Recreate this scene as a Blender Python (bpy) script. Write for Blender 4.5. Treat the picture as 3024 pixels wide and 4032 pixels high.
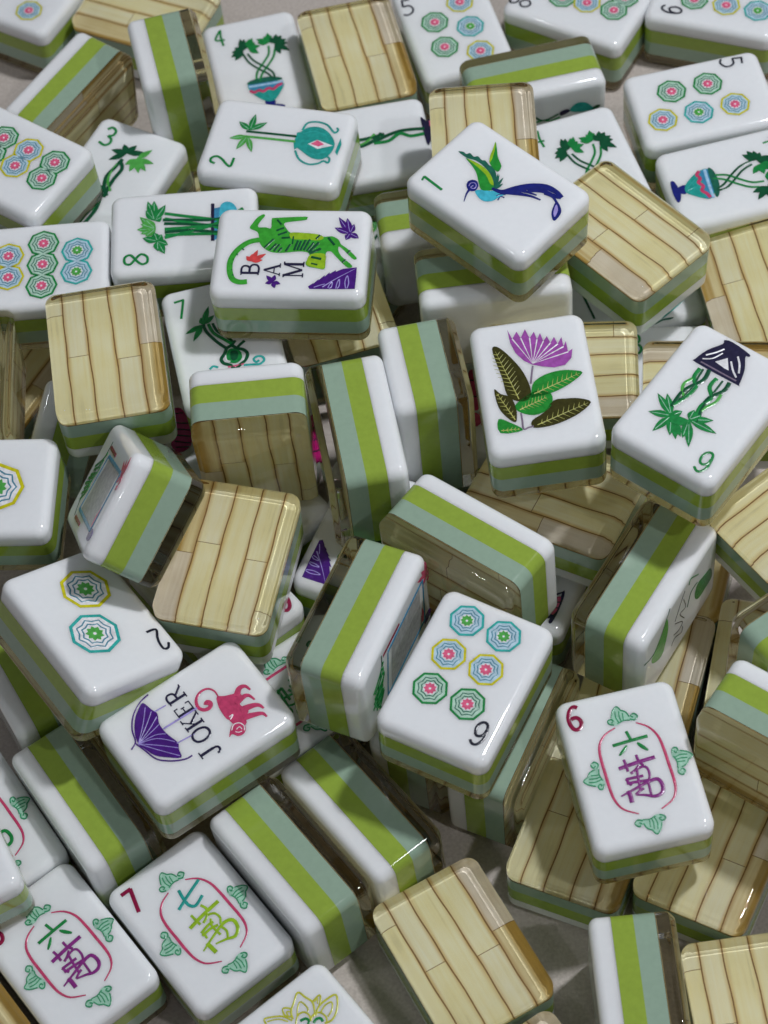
import bpy, bmesh, math, random
from mathutils import Vector, Quaternion, Matrix

MM = 0.1            # one Blender unit is one centimetre
K = MM / 0.001
scene = bpy.context.scene
scene.unit_settings.scale_length = 0.01
for o in list(bpy.data.objects):
    bpy.data.objects.remove(o)
col = scene.collection

# ------------------------------------------------------------------ camera
cam_d = bpy.data.cameras.new("camera")
cam = bpy.data.objects.new("camera", cam_d)
col.objects.link(cam)
scene.camera = cam
cam_d.sensor_fit = 'HORIZONTAL'
cam_d.sensor_width = 36.0
cam_d.lens = 36.0 * 8960 / 3024
cam_d.clip_start = 0.01 * K
cam_d.clip_end = 50 * K
cam.location = Vector((0.0, -256.578, 393.0)) * MM
cam.rotation_mode = 'QUATERNION'
cam.rotation_quaternion = Quaternion((0.95608, 0.284469, 0.020143, -0.067698))
cam_d.dof.use_dof = True
cam_d.dof.focus_distance = 0.425 * K
cam_d.dof.aperture_fstop = 46.0 / K

# ------------------------------------------------------------------ room light
world = bpy.data.worlds.new("World")
scene.world = world
world.use_nodes = True
bgn = world.node_tree.nodes["Background"]
bgn.inputs[0].default_value = (0.93, 0.96, 1.0, 1)
bgn.inputs[1].default_value = 0.09

def lamp(name, direction, dist, power, size, color):
    d = bpy.data.lights.new(name, 'AREA')
    d.shape = 'DISK'
    d.size = size * K
    d.energy = power * K * K
    d.color = color
    try:
        d.cycles.is_caustics_light = True
    except Exception:
        pass
    o = bpy.data.objects.new(name, d)
    v = Vector(direction).normalized()
    o.location = v * dist * K
    o.rotation_mode = 'QUATERNION'
    o.rotation_quaternion = v.to_track_quat('Z', 'Y')
    col.objects.link(o)
    return o

lamp("ceiling_spot", (0.42, 0.08, 1.0), 0.75, 3.1, 0.055, (0.93, 0.955, 1.0))
lamp("ceiling_spot", (0.58, -0.50, 1.0), 1.6, 3.1, 0.07, (0.95, 0.97, 1.0))
lamp("ceiling_spot", (-0.62, -0.10, 1.0), 1.7, 1.1, 0.06, (0.93, 0.96, 1.0))
lamp("ceiling_spot", (-0.16, -0.95, 1.0), 1.8, 0.9, 0.05, (0.93, 0.96, 1.0))

vs = scene.view_settings
vs.view_transform = 'Standard'
vs.look = 'None'
vs.exposure = 0.0
vs.gamma = 1.0
vs.use_curve_mapping = False
scene.render.engine = 'CYCLES'
cy = scene.cycles
cy.use_denoising = True
cy.max_bounces = 12
cy.use_adaptive_sampling = True
cy.adaptive_threshold = 0.02
cy.diffuse_bounces = 5
cy.glossy_bounces = 8
cy.transmission_bounces = 12
cy.transparent_max_bounces = 12
cy.caustics_refractive = True
cy.caustics_reflective = True
cy.sample_clamp_indirect = 6.0
cy.blur_glossy = 0.1

# ------------------------------------------------------------------ materials
def new_mat(name):
    m = bpy.data.materials.new(name)
    m.use_nodes = True
    nt = m.node_tree
    return m, nt, nt.nodes["Principled BSDF"]

def N(nt, kind, **kw):
    n = nt.nodes.new(kind)
    for k, v in kw.items():
        setattr(n, k, v)
    return n

def ramp(nt, stops):
    r = N(nt, 'ShaderNodeValToRGB')
    e = r.color_ramp.elements
    while len(e) < len(stops):
        e.new(0.5)
    for el, (p, c) in zip(e, stops):
        el.position = p
        el.color = (c[0], c[1], c[2], 1)
    return r

def resin(name, c, rough=0.09, vary=0.03, sss=0.0):
    m, nt, b = new_mat(name)
    tc = N(nt, 'ShaderNodeTexCoord')
    no = N(nt, 'ShaderNodeTexNoise')
    no.inputs['Scale'].default_value = 900 / K
    no.inputs['Detail'].default_value = 3
    nt.links.new(tc.outputs['Object'], no.inputs['Vector'])
    lo = [max(0, x * (1 - vary)) for x in c]
    hi = [min(1, x * (1 + vary)) for x in c]
    r = ramp(nt, [(0.3, lo), (0.7, hi)])
    nt.links.new(no.outputs['Fac'], r.inputs[0])
    nt.links.new(r.outputs[0], b.inputs['Base Color'])
    b.inputs['Roughness'].default_value = rough
    b.inputs['IOR'].default_value = 1.5
    if vary < 0.02:
        sp = N(nt, 'ShaderNodeTexVoronoi'); sp.inputs['Scale'].default_value = 160 / K
        nt.links.new(tc.outputs['Object'], sp.inputs['Vector'])
        th = N(nt, 'ShaderNodeMath', operation='LESS_THAN'); th.inputs[1].default_value = 0.018
        nt.links.new(sp.outputs['Distance'], th.inputs[0])
        mx = N(nt, 'ShaderNodeMix', data_type='RGBA')
        nt.links.new(th.outputs[0], mx.inputs['Factor'])
        nt.links.new(r.outputs[0], mx.inputs['A'])
        mx.inputs['B'].default_value = (0.35, 0.33, 0.30, 1)
        nt.links.new(mx.outputs['Result'], b.inputs['Base Color'])
    if sss > 0:
        b.inputs['Subsurface Weight'].default_value = sss
        b.inputs['Subsurface Radius'].default_value = (1.0, 1.05, 1.05)
        b.inputs['Subsurface Scale'].default_value = 0.0022 * K
    # faint handling scratches in the gloss
    n2 = N(nt, 'ShaderNodeTexNoise')
    n2.inputs['Scale'].default_value = 260 / K
    n2.inputs['Detail'].default_value = 6
    nt.links.new(tc.outputs['Object'], n2.inputs['Vector'])
    mr = N(nt, 'ShaderNodeMapRange')
    mr.inputs['From Min'].default_value = 0.35
    mr.inputs['From Max'].default_value = 0.75
    mr.inputs['To Min'].default_value = rough * 0.7
    mr.inputs['To Max'].default_value = rough * 1.8
    nt.links.new(n2.outputs['Fac'], mr.inputs['Value'])
    nt.links.new(mr.outputs[0], b.inputs['Roughness'])
    return m

def paint(name, c, rough=0.22):
    m, nt, b = new_mat(name)
    tc = N(nt, 'ShaderNodeTexCoord')
    no = N(nt, 'ShaderNodeTexNoise')
    no.inputs['Scale'].default_value = 1100 / K
    no.inputs['Detail'].default_value = 4
    nt.links.new(tc.outputs['Object'], no.inputs['Vector'])
    r = ramp(nt, [(0.3, [x * 0.8 for x in c]), (0.7, [min(1, x * 1.15) for x in c])])
    nt.links.new(no.outputs['Fac'], r.inputs[0])
    nt.links.new(r.outputs[0], b.inputs['Base Color'])
    b.inputs['Roughness'].default_value = rough
    bu = N(nt, 'ShaderNodeBump')
    bu.inputs['Strength'].default_value = 0.35
    bu.inputs['Distance'].default_value = 0.0002 * K
    nt.links.new(no.outputs['Fac'], bu.inputs['Height'])
    nt.links.new(bu.outputs[0], b.inputs['Normal'])
    return m

def bamboo(name, pale, mid, edge, outer=None):
    m, nt, b = new_mat(name)
    tc = N(nt, 'ShaderNodeTexCoord')
    oi = N(nt, 'ShaderNodeObjectInfo')
    # long grain along Y
    mp = N(nt, 'ShaderNodeMapping')
    mp.inputs['Scale'].default_value = (1400 / K, 60 / K, 1)
    nt.links.new(tc.outputs['Object'], mp.inputs['Vector'])
    ofs = N(nt, 'ShaderNodeVectorMath', operation='SCALE')
    ofs.inputs[0].default_value = (37.0, 11.0, 5.0)
    nt.links.new(oi.outputs['Random'], ofs.inputs['Scale'])
    nt.links.new(ofs.outputs[0], mp.inputs['Location'])
    g = N(nt, 'ShaderNodeTexNoise')
    g.inputs['Scale'].default_value = 1.0
    g.inputs['Detail'].default_value = 5
    nt.links.new(mp.outputs[0], g.inputs['Vector'])
    cl = N(nt, 'ShaderNodeTexNoise')
    cl.inputs['Scale'].default_value = 120 / K
    cl.inputs['Detail'].default_value = 3
    nt.links.new(tc.outputs['Object'], cl.inputs['Vector'])
    mix = N(nt, 'ShaderNodeMath', operation='ADD')
    nt.links.new(g.outputs['Fac'], mix.inputs[0])
    nt.links.new(cl.outputs['Fac'], mix.inputs[1])
    r = ramp(nt, [(0.26, [x * 0.80 for x in mid]), (0.40, mid), (0.62, pale)])
    half = N(nt, 'ShaderNodeMath', operation='MULTIPLY')
    half.inputs[1].default_value = 0.5
    nt.links.new(mix.outputs[0], half.inputs[0])
    nt.links.new(half.outputs[0], r.inputs[0])
    # stained edges of the strip
    sx = N(nt, 'ShaderNodeSeparateXYZ')
    nt.links.new(tc.outputs['Generated'], sx.inputs[0])
    def edgeness(out, w):
        a = N(nt, 'ShaderNodeMath', operation='SUBTRACT'); a.inputs[1].default_value = 0.5
        nt.links.new(out, a.inputs[0])
        ab = N(nt, 'ShaderNodeMath', operation='ABSOLUTE')
        nt.links.new(a.outputs[0], ab.inputs[0])
        q = N(nt, 'ShaderNodeMapRange', interpolation_type='SMOOTHSTEP')
        q.inputs['From Min'].default_value = 0.5 - w
        q.inputs['From Max'].default_value = 0.5
        nt.links.new(ab.outputs[0], q.inputs['Value'])
        return q.outputs[0]
    ex_ = edgeness(sx.outputs['X'], 0.20)
    pw = N(nt, 'ShaderNodeMath', operation='MULTIPLY', use_clamp=True)
    bst = N(nt, 'ShaderNodeMath', operation='MULTIPLY'); bst.inputs[1].default_value = 1.25
    nt.links.new(ex_, bst.inputs[0]); ex_ = bst.outputs[0]
    nt.links.new(ex_, pw.inputs[0]); nt.links.new(cl.outputs['Fac'], pw.inputs[1])
    mx = N(nt, 'ShaderNodeMix', data_type='RGBA')
    nt.links.new(pw.outputs[0], mx.inputs['Factor'])
    nt.links.new(r.outputs[0], mx.inputs['A'])
    mx.inputs['B'].default_value = (*edge, 1)
    res = mx.outputs['Result']
    if outer:
        q = N(nt, 'ShaderNodeMapRange', interpolation_type='SMOOTHSTEP')
        q.inputs['From Min'].default_value = 0.62
        q.inputs['From Max'].default_value = 0.30
        nt.links.new(sx.outputs['X'], q.inputs['Value'])
        m2 = N(nt, 'ShaderNodeMix', data_type='RGBA')
        nt.links.new(q.outputs[0], m2.inputs['Factor'])
        nt.links.new(res, m2.inputs['A'])
        r2 = ramp(nt, [(0.35, [x * 0.6 for x in outer]), (0.65, outer)])
        nt.links.new(half.outputs[0], r2.inputs[0])
        nt.links.new(r2.outputs[0], m2.inputs['B'])
        res = m2.outputs['Result']
    nt.links.new(res, b.inputs['Base Color'])
    b.inputs['Roughness'].default_value = 0.55
    return m

def clear_resin():
    m, nt, b = new_mat("clear_resin")
    b.inputs['Base Color'].default_value = (1.0, 1.0, 0.985, 1)
    b.inputs['Roughness'].default_value = 0.0
    b.inputs['IOR'].default_value = 1.38
    b.inputs['Transmission Weight'].default_value = 1.0
    return m

def tabletop():
    m, nt, b = new_mat("paper_table")
    tc = N(nt, 'ShaderNodeTexCoord')
    no = N(nt, 'ShaderNodeTexNoise'); no.inputs['Scale'].default_value = 1500 / K; no.inputs['Detail'].default_value = 5
    nt.links.new(tc.outputs['Object'], no.inputs['Vector'])
    r = ramp(nt, [(0.32, (0.44, 0.385, 0.345)), (0.68, (0.56, 0.50, 0.455))])
    nt.links.new(no.outputs['Fac'], r.inputs[0])
    sp = N(nt, 'ShaderNodeTexVoronoi'); sp.inputs['Scale'].default_value = 60 / K
    nt.links.new(tc.outputs['Object'], sp.inputs['Vector'])
    th = N(nt, 'ShaderNodeMath', operation='LESS_THAN'); th.inputs[1].default_value = 0.03
    nt.links.new(sp.outputs['Distance'], th.inputs[0])
    mx = N(nt, 'ShaderNodeMix', data_type='RGBA')
    nt.links.new(th.outputs[0], mx.inputs['Factor'])
    nt.links.new(r.outputs[0], mx.inputs['A'])
    mx.inputs['B'].default_value = (0.17, 0.14, 0.13, 1)
    nt.links.new(mx.outputs['Result'], b.inputs['Base Color'])
    b.inputs['Roughness'].default_value = 0.65
    bu = N(nt, 'ShaderNodeBump'); bu.inputs['Strength'].default_value = 0.25; bu.inputs['Distance'].default_value = 0.0002 * K
    nt.links.new(no.outputs['Fac'], bu.inputs['Height'])
    nt.links.new(bu.outputs[0], b.inputs['Normal'])
    return m

MAT = {
    'white': resin("white_resin", (0.835, 0.85, 0.87), 0.065, 0.010, 0.85),
    'lime': resin("lime_resin", (0.290, 0.405, 0.055), 0.09, 0.05),
    'mint': resin("mint_resin", (0.300, 0.415, 0.320), 0.09, 0.03),
    'clear': clear_resin(),
    'table': tabletop(),
    'seam': paint("bamboo_seam", (0.27, 0.14, 0.03), 0.6),
    'cream': bamboo("bamboo_cream", (0.965, 0.93, 0.64), (0.915, 0.84, 0.47), (0.62, 0.36, 0.05)),
    'ivory': bamboo("bamboo_ivory", (0.965, 0.94, 0.71), (0.92, 0.86, 0.55), (0.62, 0.37, 0.06)),
    'grey': bamboo("bamboo_grey", (0.86, 0.78, 0.66), (0.72, 0.62, 0.48), (0.55, 0.34, 0.09)),
    'amber': bamboo("bamboo_amber", (0.86, 0.76, 0.46), (0.72, 0.58, 0.28), (0.44, 0.22, 0.03), (0.60, 0.37, 0.07)),
}
# paints of the engraved faces
for k, c in {
    'green': (0.012, 0.235, 0.055), 'dkgreen': (0.006, 0.085, 0.035), 'ltgreen': (0.085, 0.40, 0.075),
    'leafgreen': (0.02, 0.27, 0.035), 'tiger': (0.045, 0.36, 0.035), 'limep': (0.30, 0.50, 0.02), 'yellow': (0.60, 0.56, 0.012),
    'gold': (0.52, 0.53, 0.04), 'olive': (0.045, 0.042, 0.008), 'orchid': (0.36, 0.085, 0.40), 'violet': (0.065, 0.012, 0.20),
    'lilac': (0.36, 0.30, 0.68), 'rose': (0.56, 0.055, 0.15), 'pink': (0.74, 0.12, 0.24), 'hotpink': (0.50, 0.01, 0.17), 'maroon': (0.26, 0.005, 0.05),
    'red': (0.70, 0.07, 0.07), 'black': (0.012, 0.014, 0.030), 'navy': (0.012, 0.018, 0.18), 'ink': (0.018, 0.016, 0.050),
    'teal': (0.02, 0.33, 0.29), 'turq': (0.03, 0.40, 0.37), 'sky': (0.06, 0.46, 0.60), 'blue': (0.05, 0.26, 0.45), 'ltblue': (0.36, 0.58, 0.80),
    'steel': (0.075, 0.24, 0.33), 'purple': (0.23, 0.025, 0.21), 'paleblue': (0.44, 0.60, 0.70), 'palegreen': (0.42, 0.62, 0.50),
    'orngreen': (0.035, 0.28, 0.13), 'ornpale': (0.34, 0.60, 0.46), 'mauve': (0.22, 0.17, 0.24), 'facewhite': (0.80, 0.795, 0.825), 'tealdk': (0.015, 0.13, 0.085), 'greyp': (0.42, 0.42, 0.43), 'vein': (0.50, 0.50, 0.14),
}.items():
    MAT[k] = paint("paint_" + k, c)

# ------------------------------------------------------------------ mesh helpers
W, H, T = 21.5, 30.0, 15.2
ZA, ZB, ZC = T / 2 - 4.0, T / 2 - 7.9, T / 2 - 11.68
RV = 2.3

def outline(inset, r, seg=7):
    hw, hh = W / 2 - inset, H / 2 - inset
    pts = []
    for cx, cy, a0 in ((hw - r, hh - r, 0), (-hw + r, hh - r, 90), (-hw + r, -hh + r, 180), (hw - r, -hh + r, 270)):
        for k in range(seg + 1):
            a = math.radians(a0 + 90 * k / seg)
            pts.append((cx + r * math.cos(a), cy + r * math.sin(a)))
    return pts

def loft(name, rings, mat, smooth_deg=40):
    """rings: list of (inset, z) from bottom to top; both ends are capped."""
    vs_, fs = [], []
    n = None
    for inset, z in rings:
        r = max(RV - inset * 0.75, 0.5)
        o = outline(inset, r)
        n = len(o)
        vs_ += [(x * MM, y * MM, z * MM) for x, y in o]
    for k in range(len(rings) - 1):
        a, b = k * n, (k + 1) * n
        for i in range(n):
            j = (i + 1) % n
            fs.append((a + i, a + j, b + j, b + i))
    fs.append(tuple(reversed(range(n))))
    e = (len(rings) - 1) * n
    fs.append(tuple(range(e, e + n)))
    me = bpy.data.meshes.new(name)
    me.from_pydata(vs_, [], fs)
    me.materials.append(MAT[mat])
    me.polygons.foreach_set('use_smooth', [True] * len(me.polygons))
    me.set_sharp_from_angle(angle=math.radians(smooth_deg))
    me.update()
    return me

def arc_up(z1, r, n=7, flat=1.0):
    """ring list rounding from the wall into a top cap at height z1"""
    out = []
    for k in range(n + 1):
        a = math.radians(90 * k / n)
        out.append((r * (1 - math.cos(a)), z1 - r + r * math.sin(a)))
    out.append((r + 0.15, z1))
    out.append((r + 0.6, z1))
    return out

RE, RB = 1.7, 1.9
top = arc_up(T / 2, RE)
def chamfer_up(z1, c, f, n=4):
    # polished chamfer of width c with small fillets of radius f at both of its edges
    t = f * math.tan(math.radians(22.5))
    out = []
    cx, cz = f, z1 - c - t                      # wall to chamfer
    for k in range(n + 1):
        a = math.radians(45 * k / n)
        out.append((cx - f * math.cos(a), cz + f * math.sin(a)))
    ix = c + t                                   # chamfer to cap
    for k in range(n + 1):
        a = math.radians(45 + 45 * k / n)
        out.append((ix - f * math.cos(a), z1 - f + f * math.sin(a)))
    out.append((ix + 0.12, z1)); out.append((ix + 0.6, z1))
    return out
bot = [(i, -z) for i, z in chamfer_up(T / 2, 1.15, 0.9)][::-1]
ME = {
    'white_layer': loft('white_layer', [(0, ZA)] + top, 'white'),
    'lime_layer': loft('lime_layer', [(0, ZB), (0, ZA)], 'lime'),
    'mint_layer': loft('mint_layer', [(0, ZC + 0.005), (0, ZB)], 'mint'),
    'clear_layer': loft('clear_layer', bot + [(0, ZC - 0.005)], 'clear'),
    'bamboo_sheet': loft('bamboo_sheet', [(0.06, ZC - 0.09), (0.06, ZC - 0.02)], 'seam'),
}

# bamboo strips printed on the back: seen from the back with +Y up, left is +X
random.seed(5)
EDGE = [0.0, 0.146, 0.346, 0.578, 0.80, 1.0]
DRIFT = [0.0, 0.25, 0.3, 0.45, 0.3, 0.0]
def wob(i, v):
    if i in (0, 5):
        return 0.0
    return 0.08 * math.sin(5.1 * v + i * 1.7) + 0.07 * math.sin(17 * v + i) + DRIFT[i] * (v - 0.5)
def strip_mesh(i, v0, v1, mat):
    """v measured from the +Y end; boundaries i and i+1"""
    n = max(3, int(14 * (v1 - v0)))
    g = 0.13
    L, R_ = [], []
    for k in range(n + 1):
        v = v0 + (v1 - v0) * k / n
        y = H / 2 - 0.1 - v * (H - 0.2)
        ins = g if 0 < v0 and k == 0 else 0
        xl = W / 2 - 0.1 - EDGE[i] * (W - 0.2) - wob(i, v) - (g if i > 0 else 0)
        xr = W / 2 - 0.1 - EDGE[i + 1] * (W - 0.2) - wob(i + 1, v) + (g if i < 4 else 0)
        yy = y - (0.07 if (k == 0 and v0 > 0) else 0) + (0.07 if (k == n and v1 < 1) else 0)
        def clampc(x, y):
            # follow the rounded tile corner
            cx, cy = W / 2 - RV, H / 2 - RV
            if abs(x) > cx and abs(y) > cy:
                dx, dy = abs(x) - cx, abs(y) - cy
                d = math.hypot(dx, dy)
                if d > RV - 0.1:
                    f = (RV - 0.1) / d
                    x = math.copysign(cx + dx * f, x); y = math.copysign(cy + dy * f, y)
            return x, y
        L.append(clampc(xl, yy)); R_.append(clampc(xr, yy))
    z0, z1 = ZC - 0.10, ZC - 0.16
    vs_ = []
    for (x, y) in L: vs_ += [(x * MM, y * MM, z0 * MM), (x * MM, y * MM, z1 * MM)]
    off = len(vs_)
    for (x, y) in R_: vs_ += [(x * MM, y * MM, z0 * MM), (x * MM, y * MM, z1 * MM)]
    fs = []
    for k in range(n):
        a, b = 2 * k, 2 * k + 2
        fs += [(a + 1, off + a + 1, off + b + 1, b + 1), (a, a + 1, b + 1, b), (off + a + 1, off + a, off + b, off + b + 1)]
    fs += [(0, off, off + 1, 1), (2 * n + 1, off + 2 * n + 1, off + 2 * n, 2 * n)]
    me = bpy.data.meshes.new('bamboo_strip')
    me.from_pydata(vs_, [], fs)
    me.materials.append(MAT[mat])
    me.update()
    return me
STRIPS = [strip_mesh(0, 0, .15, 'ivory'), strip_mesh(0, .15, 1, 'cream'), strip_mesh(1, 0, .50, 'ivory'), strip_mesh(1, .50, 1, 'cream'),
          strip_mesh(2, 0, 1, 'cream'), strip_mesh(3, 0, .57, 'cream'), strip_mesh(3, .57, 1, 'ivory'), strip_mesh(4, 0, .48, 'grey'), strip_mesh(4, .48, 1, 'amber')]

def add(name, mesh, parent, caster=False, receiver=False):
    o = bpy.data.objects.new(name, mesh)
    o.parent = parent
    col.objects.link(o)
    try:
        if caster: o.cycles.is_caustics_caster = True
        if receiver: o.cycles.is_caustics_receiver = True
    except Exception:
        pass
    return o

# ------------------------------------------------------------------ table
tm = bpy.data.meshes.new('table_top')
bm = bmesh.new()
bmesh.ops.create_grid(bm, x_segments=2, y_segments=2, size=0.6 * K)
bm.to_mesh(tm); bm.free()
tm.materials.append(MAT['table'])
table = bpy.data.objects.new('table_top', tm)
table['kind'] = 'structure'
table['label'] = 'pale greyish paper covered table top under the tiles'
col.objects.link(table)
# ------------------------------------------------------------------ painted engravings on the white faces
from mathutils.geometry import tessellate_polygon

def spline(pts, closed=False, n=4):
    m = len(pts)
    if m < 3:
        return list(pts)
    out = []
    rng = range(m) if closed else range(m - 1)
    for i in rng:
        p0 = pts[(i - 1) % m] if (closed or i > 0) else pts[0]
        p1, p2 = pts[i], pts[(i + 1) % m]
        p3 = pts[(i + 2) % m] if (closed or i + 2 < m) else pts[-1]
        for k in range(n):
            t = k / n
            out.append(tuple(0.5 * (2 * p1[a] + (p2[a] - p0[a]) * t + (2 * p0[a] - 5 * p1[a] + 4 * p2[a] - p3[a]) * t * t
                                    + (3 * p1[a] - p0[a] - 3 * p2[a] + p3[a]) * t ** 3) for a in (0, 1)))
    if not closed:
        out.append(pts[-1])
    return out

class Ink:
    def __init__(self):
        self.v, self.f, self.m, self.mats, self.z = [], [], [], [], 0.015
    def mat(self, k):
        if k not in self.mats:
            self.mats.append(k)
        return self.mats.index(k)
    def poly(self, k, pts):
        """filled outline with a small wall down into the face"""
        if len(pts) < 3:
            return
        a = sum(p[0] * q[1] - q[0] * p[1] for p, q in zip(pts, pts[1:] + pts[:1]))
        if a < 0:
            pts = pts[::-1]
        b, n, mi = len(self.v), len(pts), self.mat(k)
        self.z += 0.004
        self.v += [(x, y, self.z) for x, y in pts] + [(x, y, -0.05) for x, y in pts]
        for t in tessellate_polygon([[Vector((x, y, 0)) for x, y in pts]]):
            p, q, r = (pts[i] for i in t)
            cr = (q[0] - p[0]) * (r[1] - p[1]) - (q[1] - p[1]) * (r[0] - p[0])
            self.f.append(tuple(b + i for i in (t if cr > 0 else t[::-1]))); self.m.append(mi)
        for i in range(n):
            j = (i + 1) % n
            self.f.append((b + j, b + i, b + n + i, b + n + j)); self.m.append(mi)
    def stroke(self, k, w, pts, taper=0, smooth=True):
        if smooth:
            pts = spline(pts)
        n = len(pts)
        L, R = [], []
        for i, p in enumerate(pts):
            a, c = pts[max(0, i - 1)], pts[min(n - 1, i + 1)]
            dx, dy = c[0] - a[0], c[1] - a[1]
            d = math.hypot(dx, dy) or 1e-6
            t = i / (n - 1) if n > 1 else 0
            ww = w / 2
            if taper == 1: ww *= 1 - 0.75 * t
            elif taper == 2: ww *= 0.30 + 0.70 * math.sin(math.pi * (0.04 + 0.92 * t))
            elif taper == 3: ww *= 0.25 + 0.75 * t
            L.append((p[0] - dy / d * ww, p[1] + dx / d * ww)); R.append((p[0] + dy / d * ww, p[1] - dx / d * ww))
        b, mi = len(self.v), self.mat(k)
        self.z += 0.004
        # paint pooled in the cut: edges low, middle of the stroke higher
        for p, l, r in zip(pts, L, R):
            hw = math.hypot(l[0] - r[0], l[1] - r[1])
            self.v += [(l[0], l[1], self.z), (p[0], p[1], self.z + min(0.10, hw * 0.20)), (r[0], r[1], self.z), (l[0], l[1], -0.05), (r[0], r[1], -0.05)]
        for i in range(n - 1):
            a, c = b + 5 * i, b + 5 * i + 5
            self.f += [(a, a + 1, c + 1, c), (a + 1, a + 2, c + 2, c + 1), (a + 3, a, c, c + 3), (a + 2, a + 4, c + 4, c + 2)]; self.m += [mi] * 4
        e = b + 5 * (n - 1)
        self.f += [(b + 2, b + 1, b, b + 3, b + 4), (e, e + 1, e + 2, e + 4, e + 3)]; self.m += [mi] * 2
    def leaf(self, k, w, a, b, vein=None):
        dx, dy = b[0] - a[0], b[1] - a[1]
        prof = [(0.0, 0.10), (0.15, 0.5), (0.35, 0.95), (0.5, 1.0), (0.7, 0.75), (0.88, 0.32), (1.0, 0.0)]
        d = math.hypot(dx, dy) or 1e-6
        nx, ny = -dy / d * w / 2, dx / d * w / 2
        up = [(a[0] + dx * t + nx * h, a[1] + dy * t + ny * h) for t, h in prof]
        dn = [(a[0] + dx * t - nx * h, a[1] + dy * t - ny * h) for t, h in prof[:-1]]
        self.poly(k, up + dn[::-1])
        if vein:
            self.stroke(vein, min(0.12, w * 0.16), [(a[0] + dx * .12, a[1] + dy * .12), (a[0] + dx * .85, a[1] + dy * .85)], smooth=False)
    def veins(self, k, a, b, hw, n):
        dx, dy = b[0] - a[0], b[1] - a[1]
        d = math.hypot(dx, dy); ux, uy = dx / d, dy / d
        self.stroke(k, 0.20, [a, b], 1, False)
        for i in range(n):
            t = 0.08 + 0.84 * i / max(1, n - 1)
            h = hw * math.sin(math.pi * (0.12 + 0.80 * t)) * 0.86
            p = (a[0] + dx * t, a[1] + dy * t)
            for s in (-1, 1):
                q = (p[0] + ux * h * .7 - s * uy * h, p[1] + uy * h * .7 + s * ux * h)
                self.stroke(k, 0.13, [p, q], 1, False)
    def mesh(self, name):
        me = bpy.data.meshes.new(name)
        me.from_pydata([(x * MM, y * MM, (T / 2 + z) * MM) for x, y, z in self.v], [], self.f)
        for k in self.mats:
            me.materials.append(MAT[k])
        me.polygons.foreach_set('material_index', self.m)
        me.polygons.foreach_set('use_smooth', [True] * len(me.polygons))
        me.set_sharp_from_angle(angle=math.radians(50))
        me.update()
        return me

GLYPH = {  # serif capitals on a unit square, strokes (width, points)
    'B': [(.17, [(.16, 0), (.16, 1)]), (.08, [(0, 0), (.5, 0)]), (.08, [(0, 1), (.48, 1)]), (.13, [(.16, 1), (.5, 1), (.68, .88), (.66, .64), (.48, .53), (.16, .53)]), (.13, [(.16, .53), (.54, .52), (.76, .40), (.76, .14), (.54, 0), (.16, 0)])],
    'A': [(.08, [(.10, 0), (.46, 1)]), (.17, [(.46, 1), (.84, 0)]), (.08, [(.24, .36), (.68, .36)]), (.08, [(-.02, 0), (.24, 0)]), (.08, [(.66, 0), (1, 0)])],
    'M': [(.08, [(.12, 0), (.12, 1)]), (.16, [(.12, 1), (.50, .05)]), (.08, [(.50, .05), (.86, 1)]), (.17, [(.88, 0), (.88, 1)]), (.08, [(0, 0), (.26, 0)]), (.08, [(.70, 0), (1.04, 0)]), (.08, [(0, 1), (.2, 1)]), (.08, [(.86, 1), (1.04, 1)])],
    'J': [(.17, [(.48, 1), (.48, .25)]), (.13, [(.48, .3), (.44, .06), (.28, -.02), (.12, .06), (.10, .2)]), (.08, [(.26, 1), (.70, 1)])],
    'O': [(.15, [(.5, 1), (.22, .88), (.10, .5), (.22, .12), (.5, 0), (.78, .12), (.90, .5), (.78, .88), (.5, 1)])],
    'K': [(.17, [(.18, 0), (.18, 1)]), (.08, [(.2, .42), (.72, 1)]), (.16, [(.40, .60), (.80, 0)]), (.08, [(0, 0), (.36, 0)]), (.08, [(0, 1), (.36, 1)]), (.08, [(.62, 0), (.96, 0)]), (.08, [(.58, 1), (.88, 1)])],
    'E': [(.17, [(.18, 0), (.18, 1)]), (.08, [(0, 1), (.72, 1)]), (.08, [(0, 0), (.76, 0)]), (.08, [(.18, .52), (.56, .52)]), (.08, [(.70, 1), (.70, .78)]), (.08, [(.75, 0), (.75, .24)]), (.08, [(.55, .64), (.55, .40)])],
    'R': [(.17, [(.18, 0), (.18, 1)]), (.08, [(0, 0), (.38, 0)]), (.08, [(0, 1), (.5, 1)]), (.13, [(.18, 1), (.52, 1), (.70, .86), (.68, .62), (.50, .50), (.18, .50)]), (.15, [(.42, .5), (.82, 0)]), (.08, [(.78, 0), (.96, 0)])],
}

def draw(prims):
    ink = Ink()
    for p in prims:
        k = p[0]
        if k == 'P': ink.poly(p[1], spline(p[2], True, 3))
        elif k == 'p': ink.poly(p[1], p[2])
        elif k == 'S': ink.stroke(p[1], p[2], p[3], p[4] if len(p) > 4 else 0)
        elif k == 's': ink.stroke(p[1], p[2], p[3], p[4] if len(p) > 4 else 0, False)
        elif k == 'L':
            for tip in p[4]: ink.leaf(p[1], p[2], p[3], tip, p[5] if len(p) > 5 else None)
        elif k == 'V': ink.veins(p[1], p[2], p[3], p[4], p[5])
        elif k == 'G':
            mat, ch, (cx, cy), h = p[1:5]
            for w, pts in GLYPH[ch]:
                q = [(cx + (x - .5) * h * .95, cy + (y - .5) * h) for x, y in pts]
                ink.stroke(mat, w * h * .95, q, 0, len(pts) > 3)
    return ink

def regular(n, r, rot=0.0):
    return [(r * math.cos(rot + 2 * math.pi * i / n), r * math.sin(rot + 2 * math.pi * i / n)) for i in range(n)]

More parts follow.
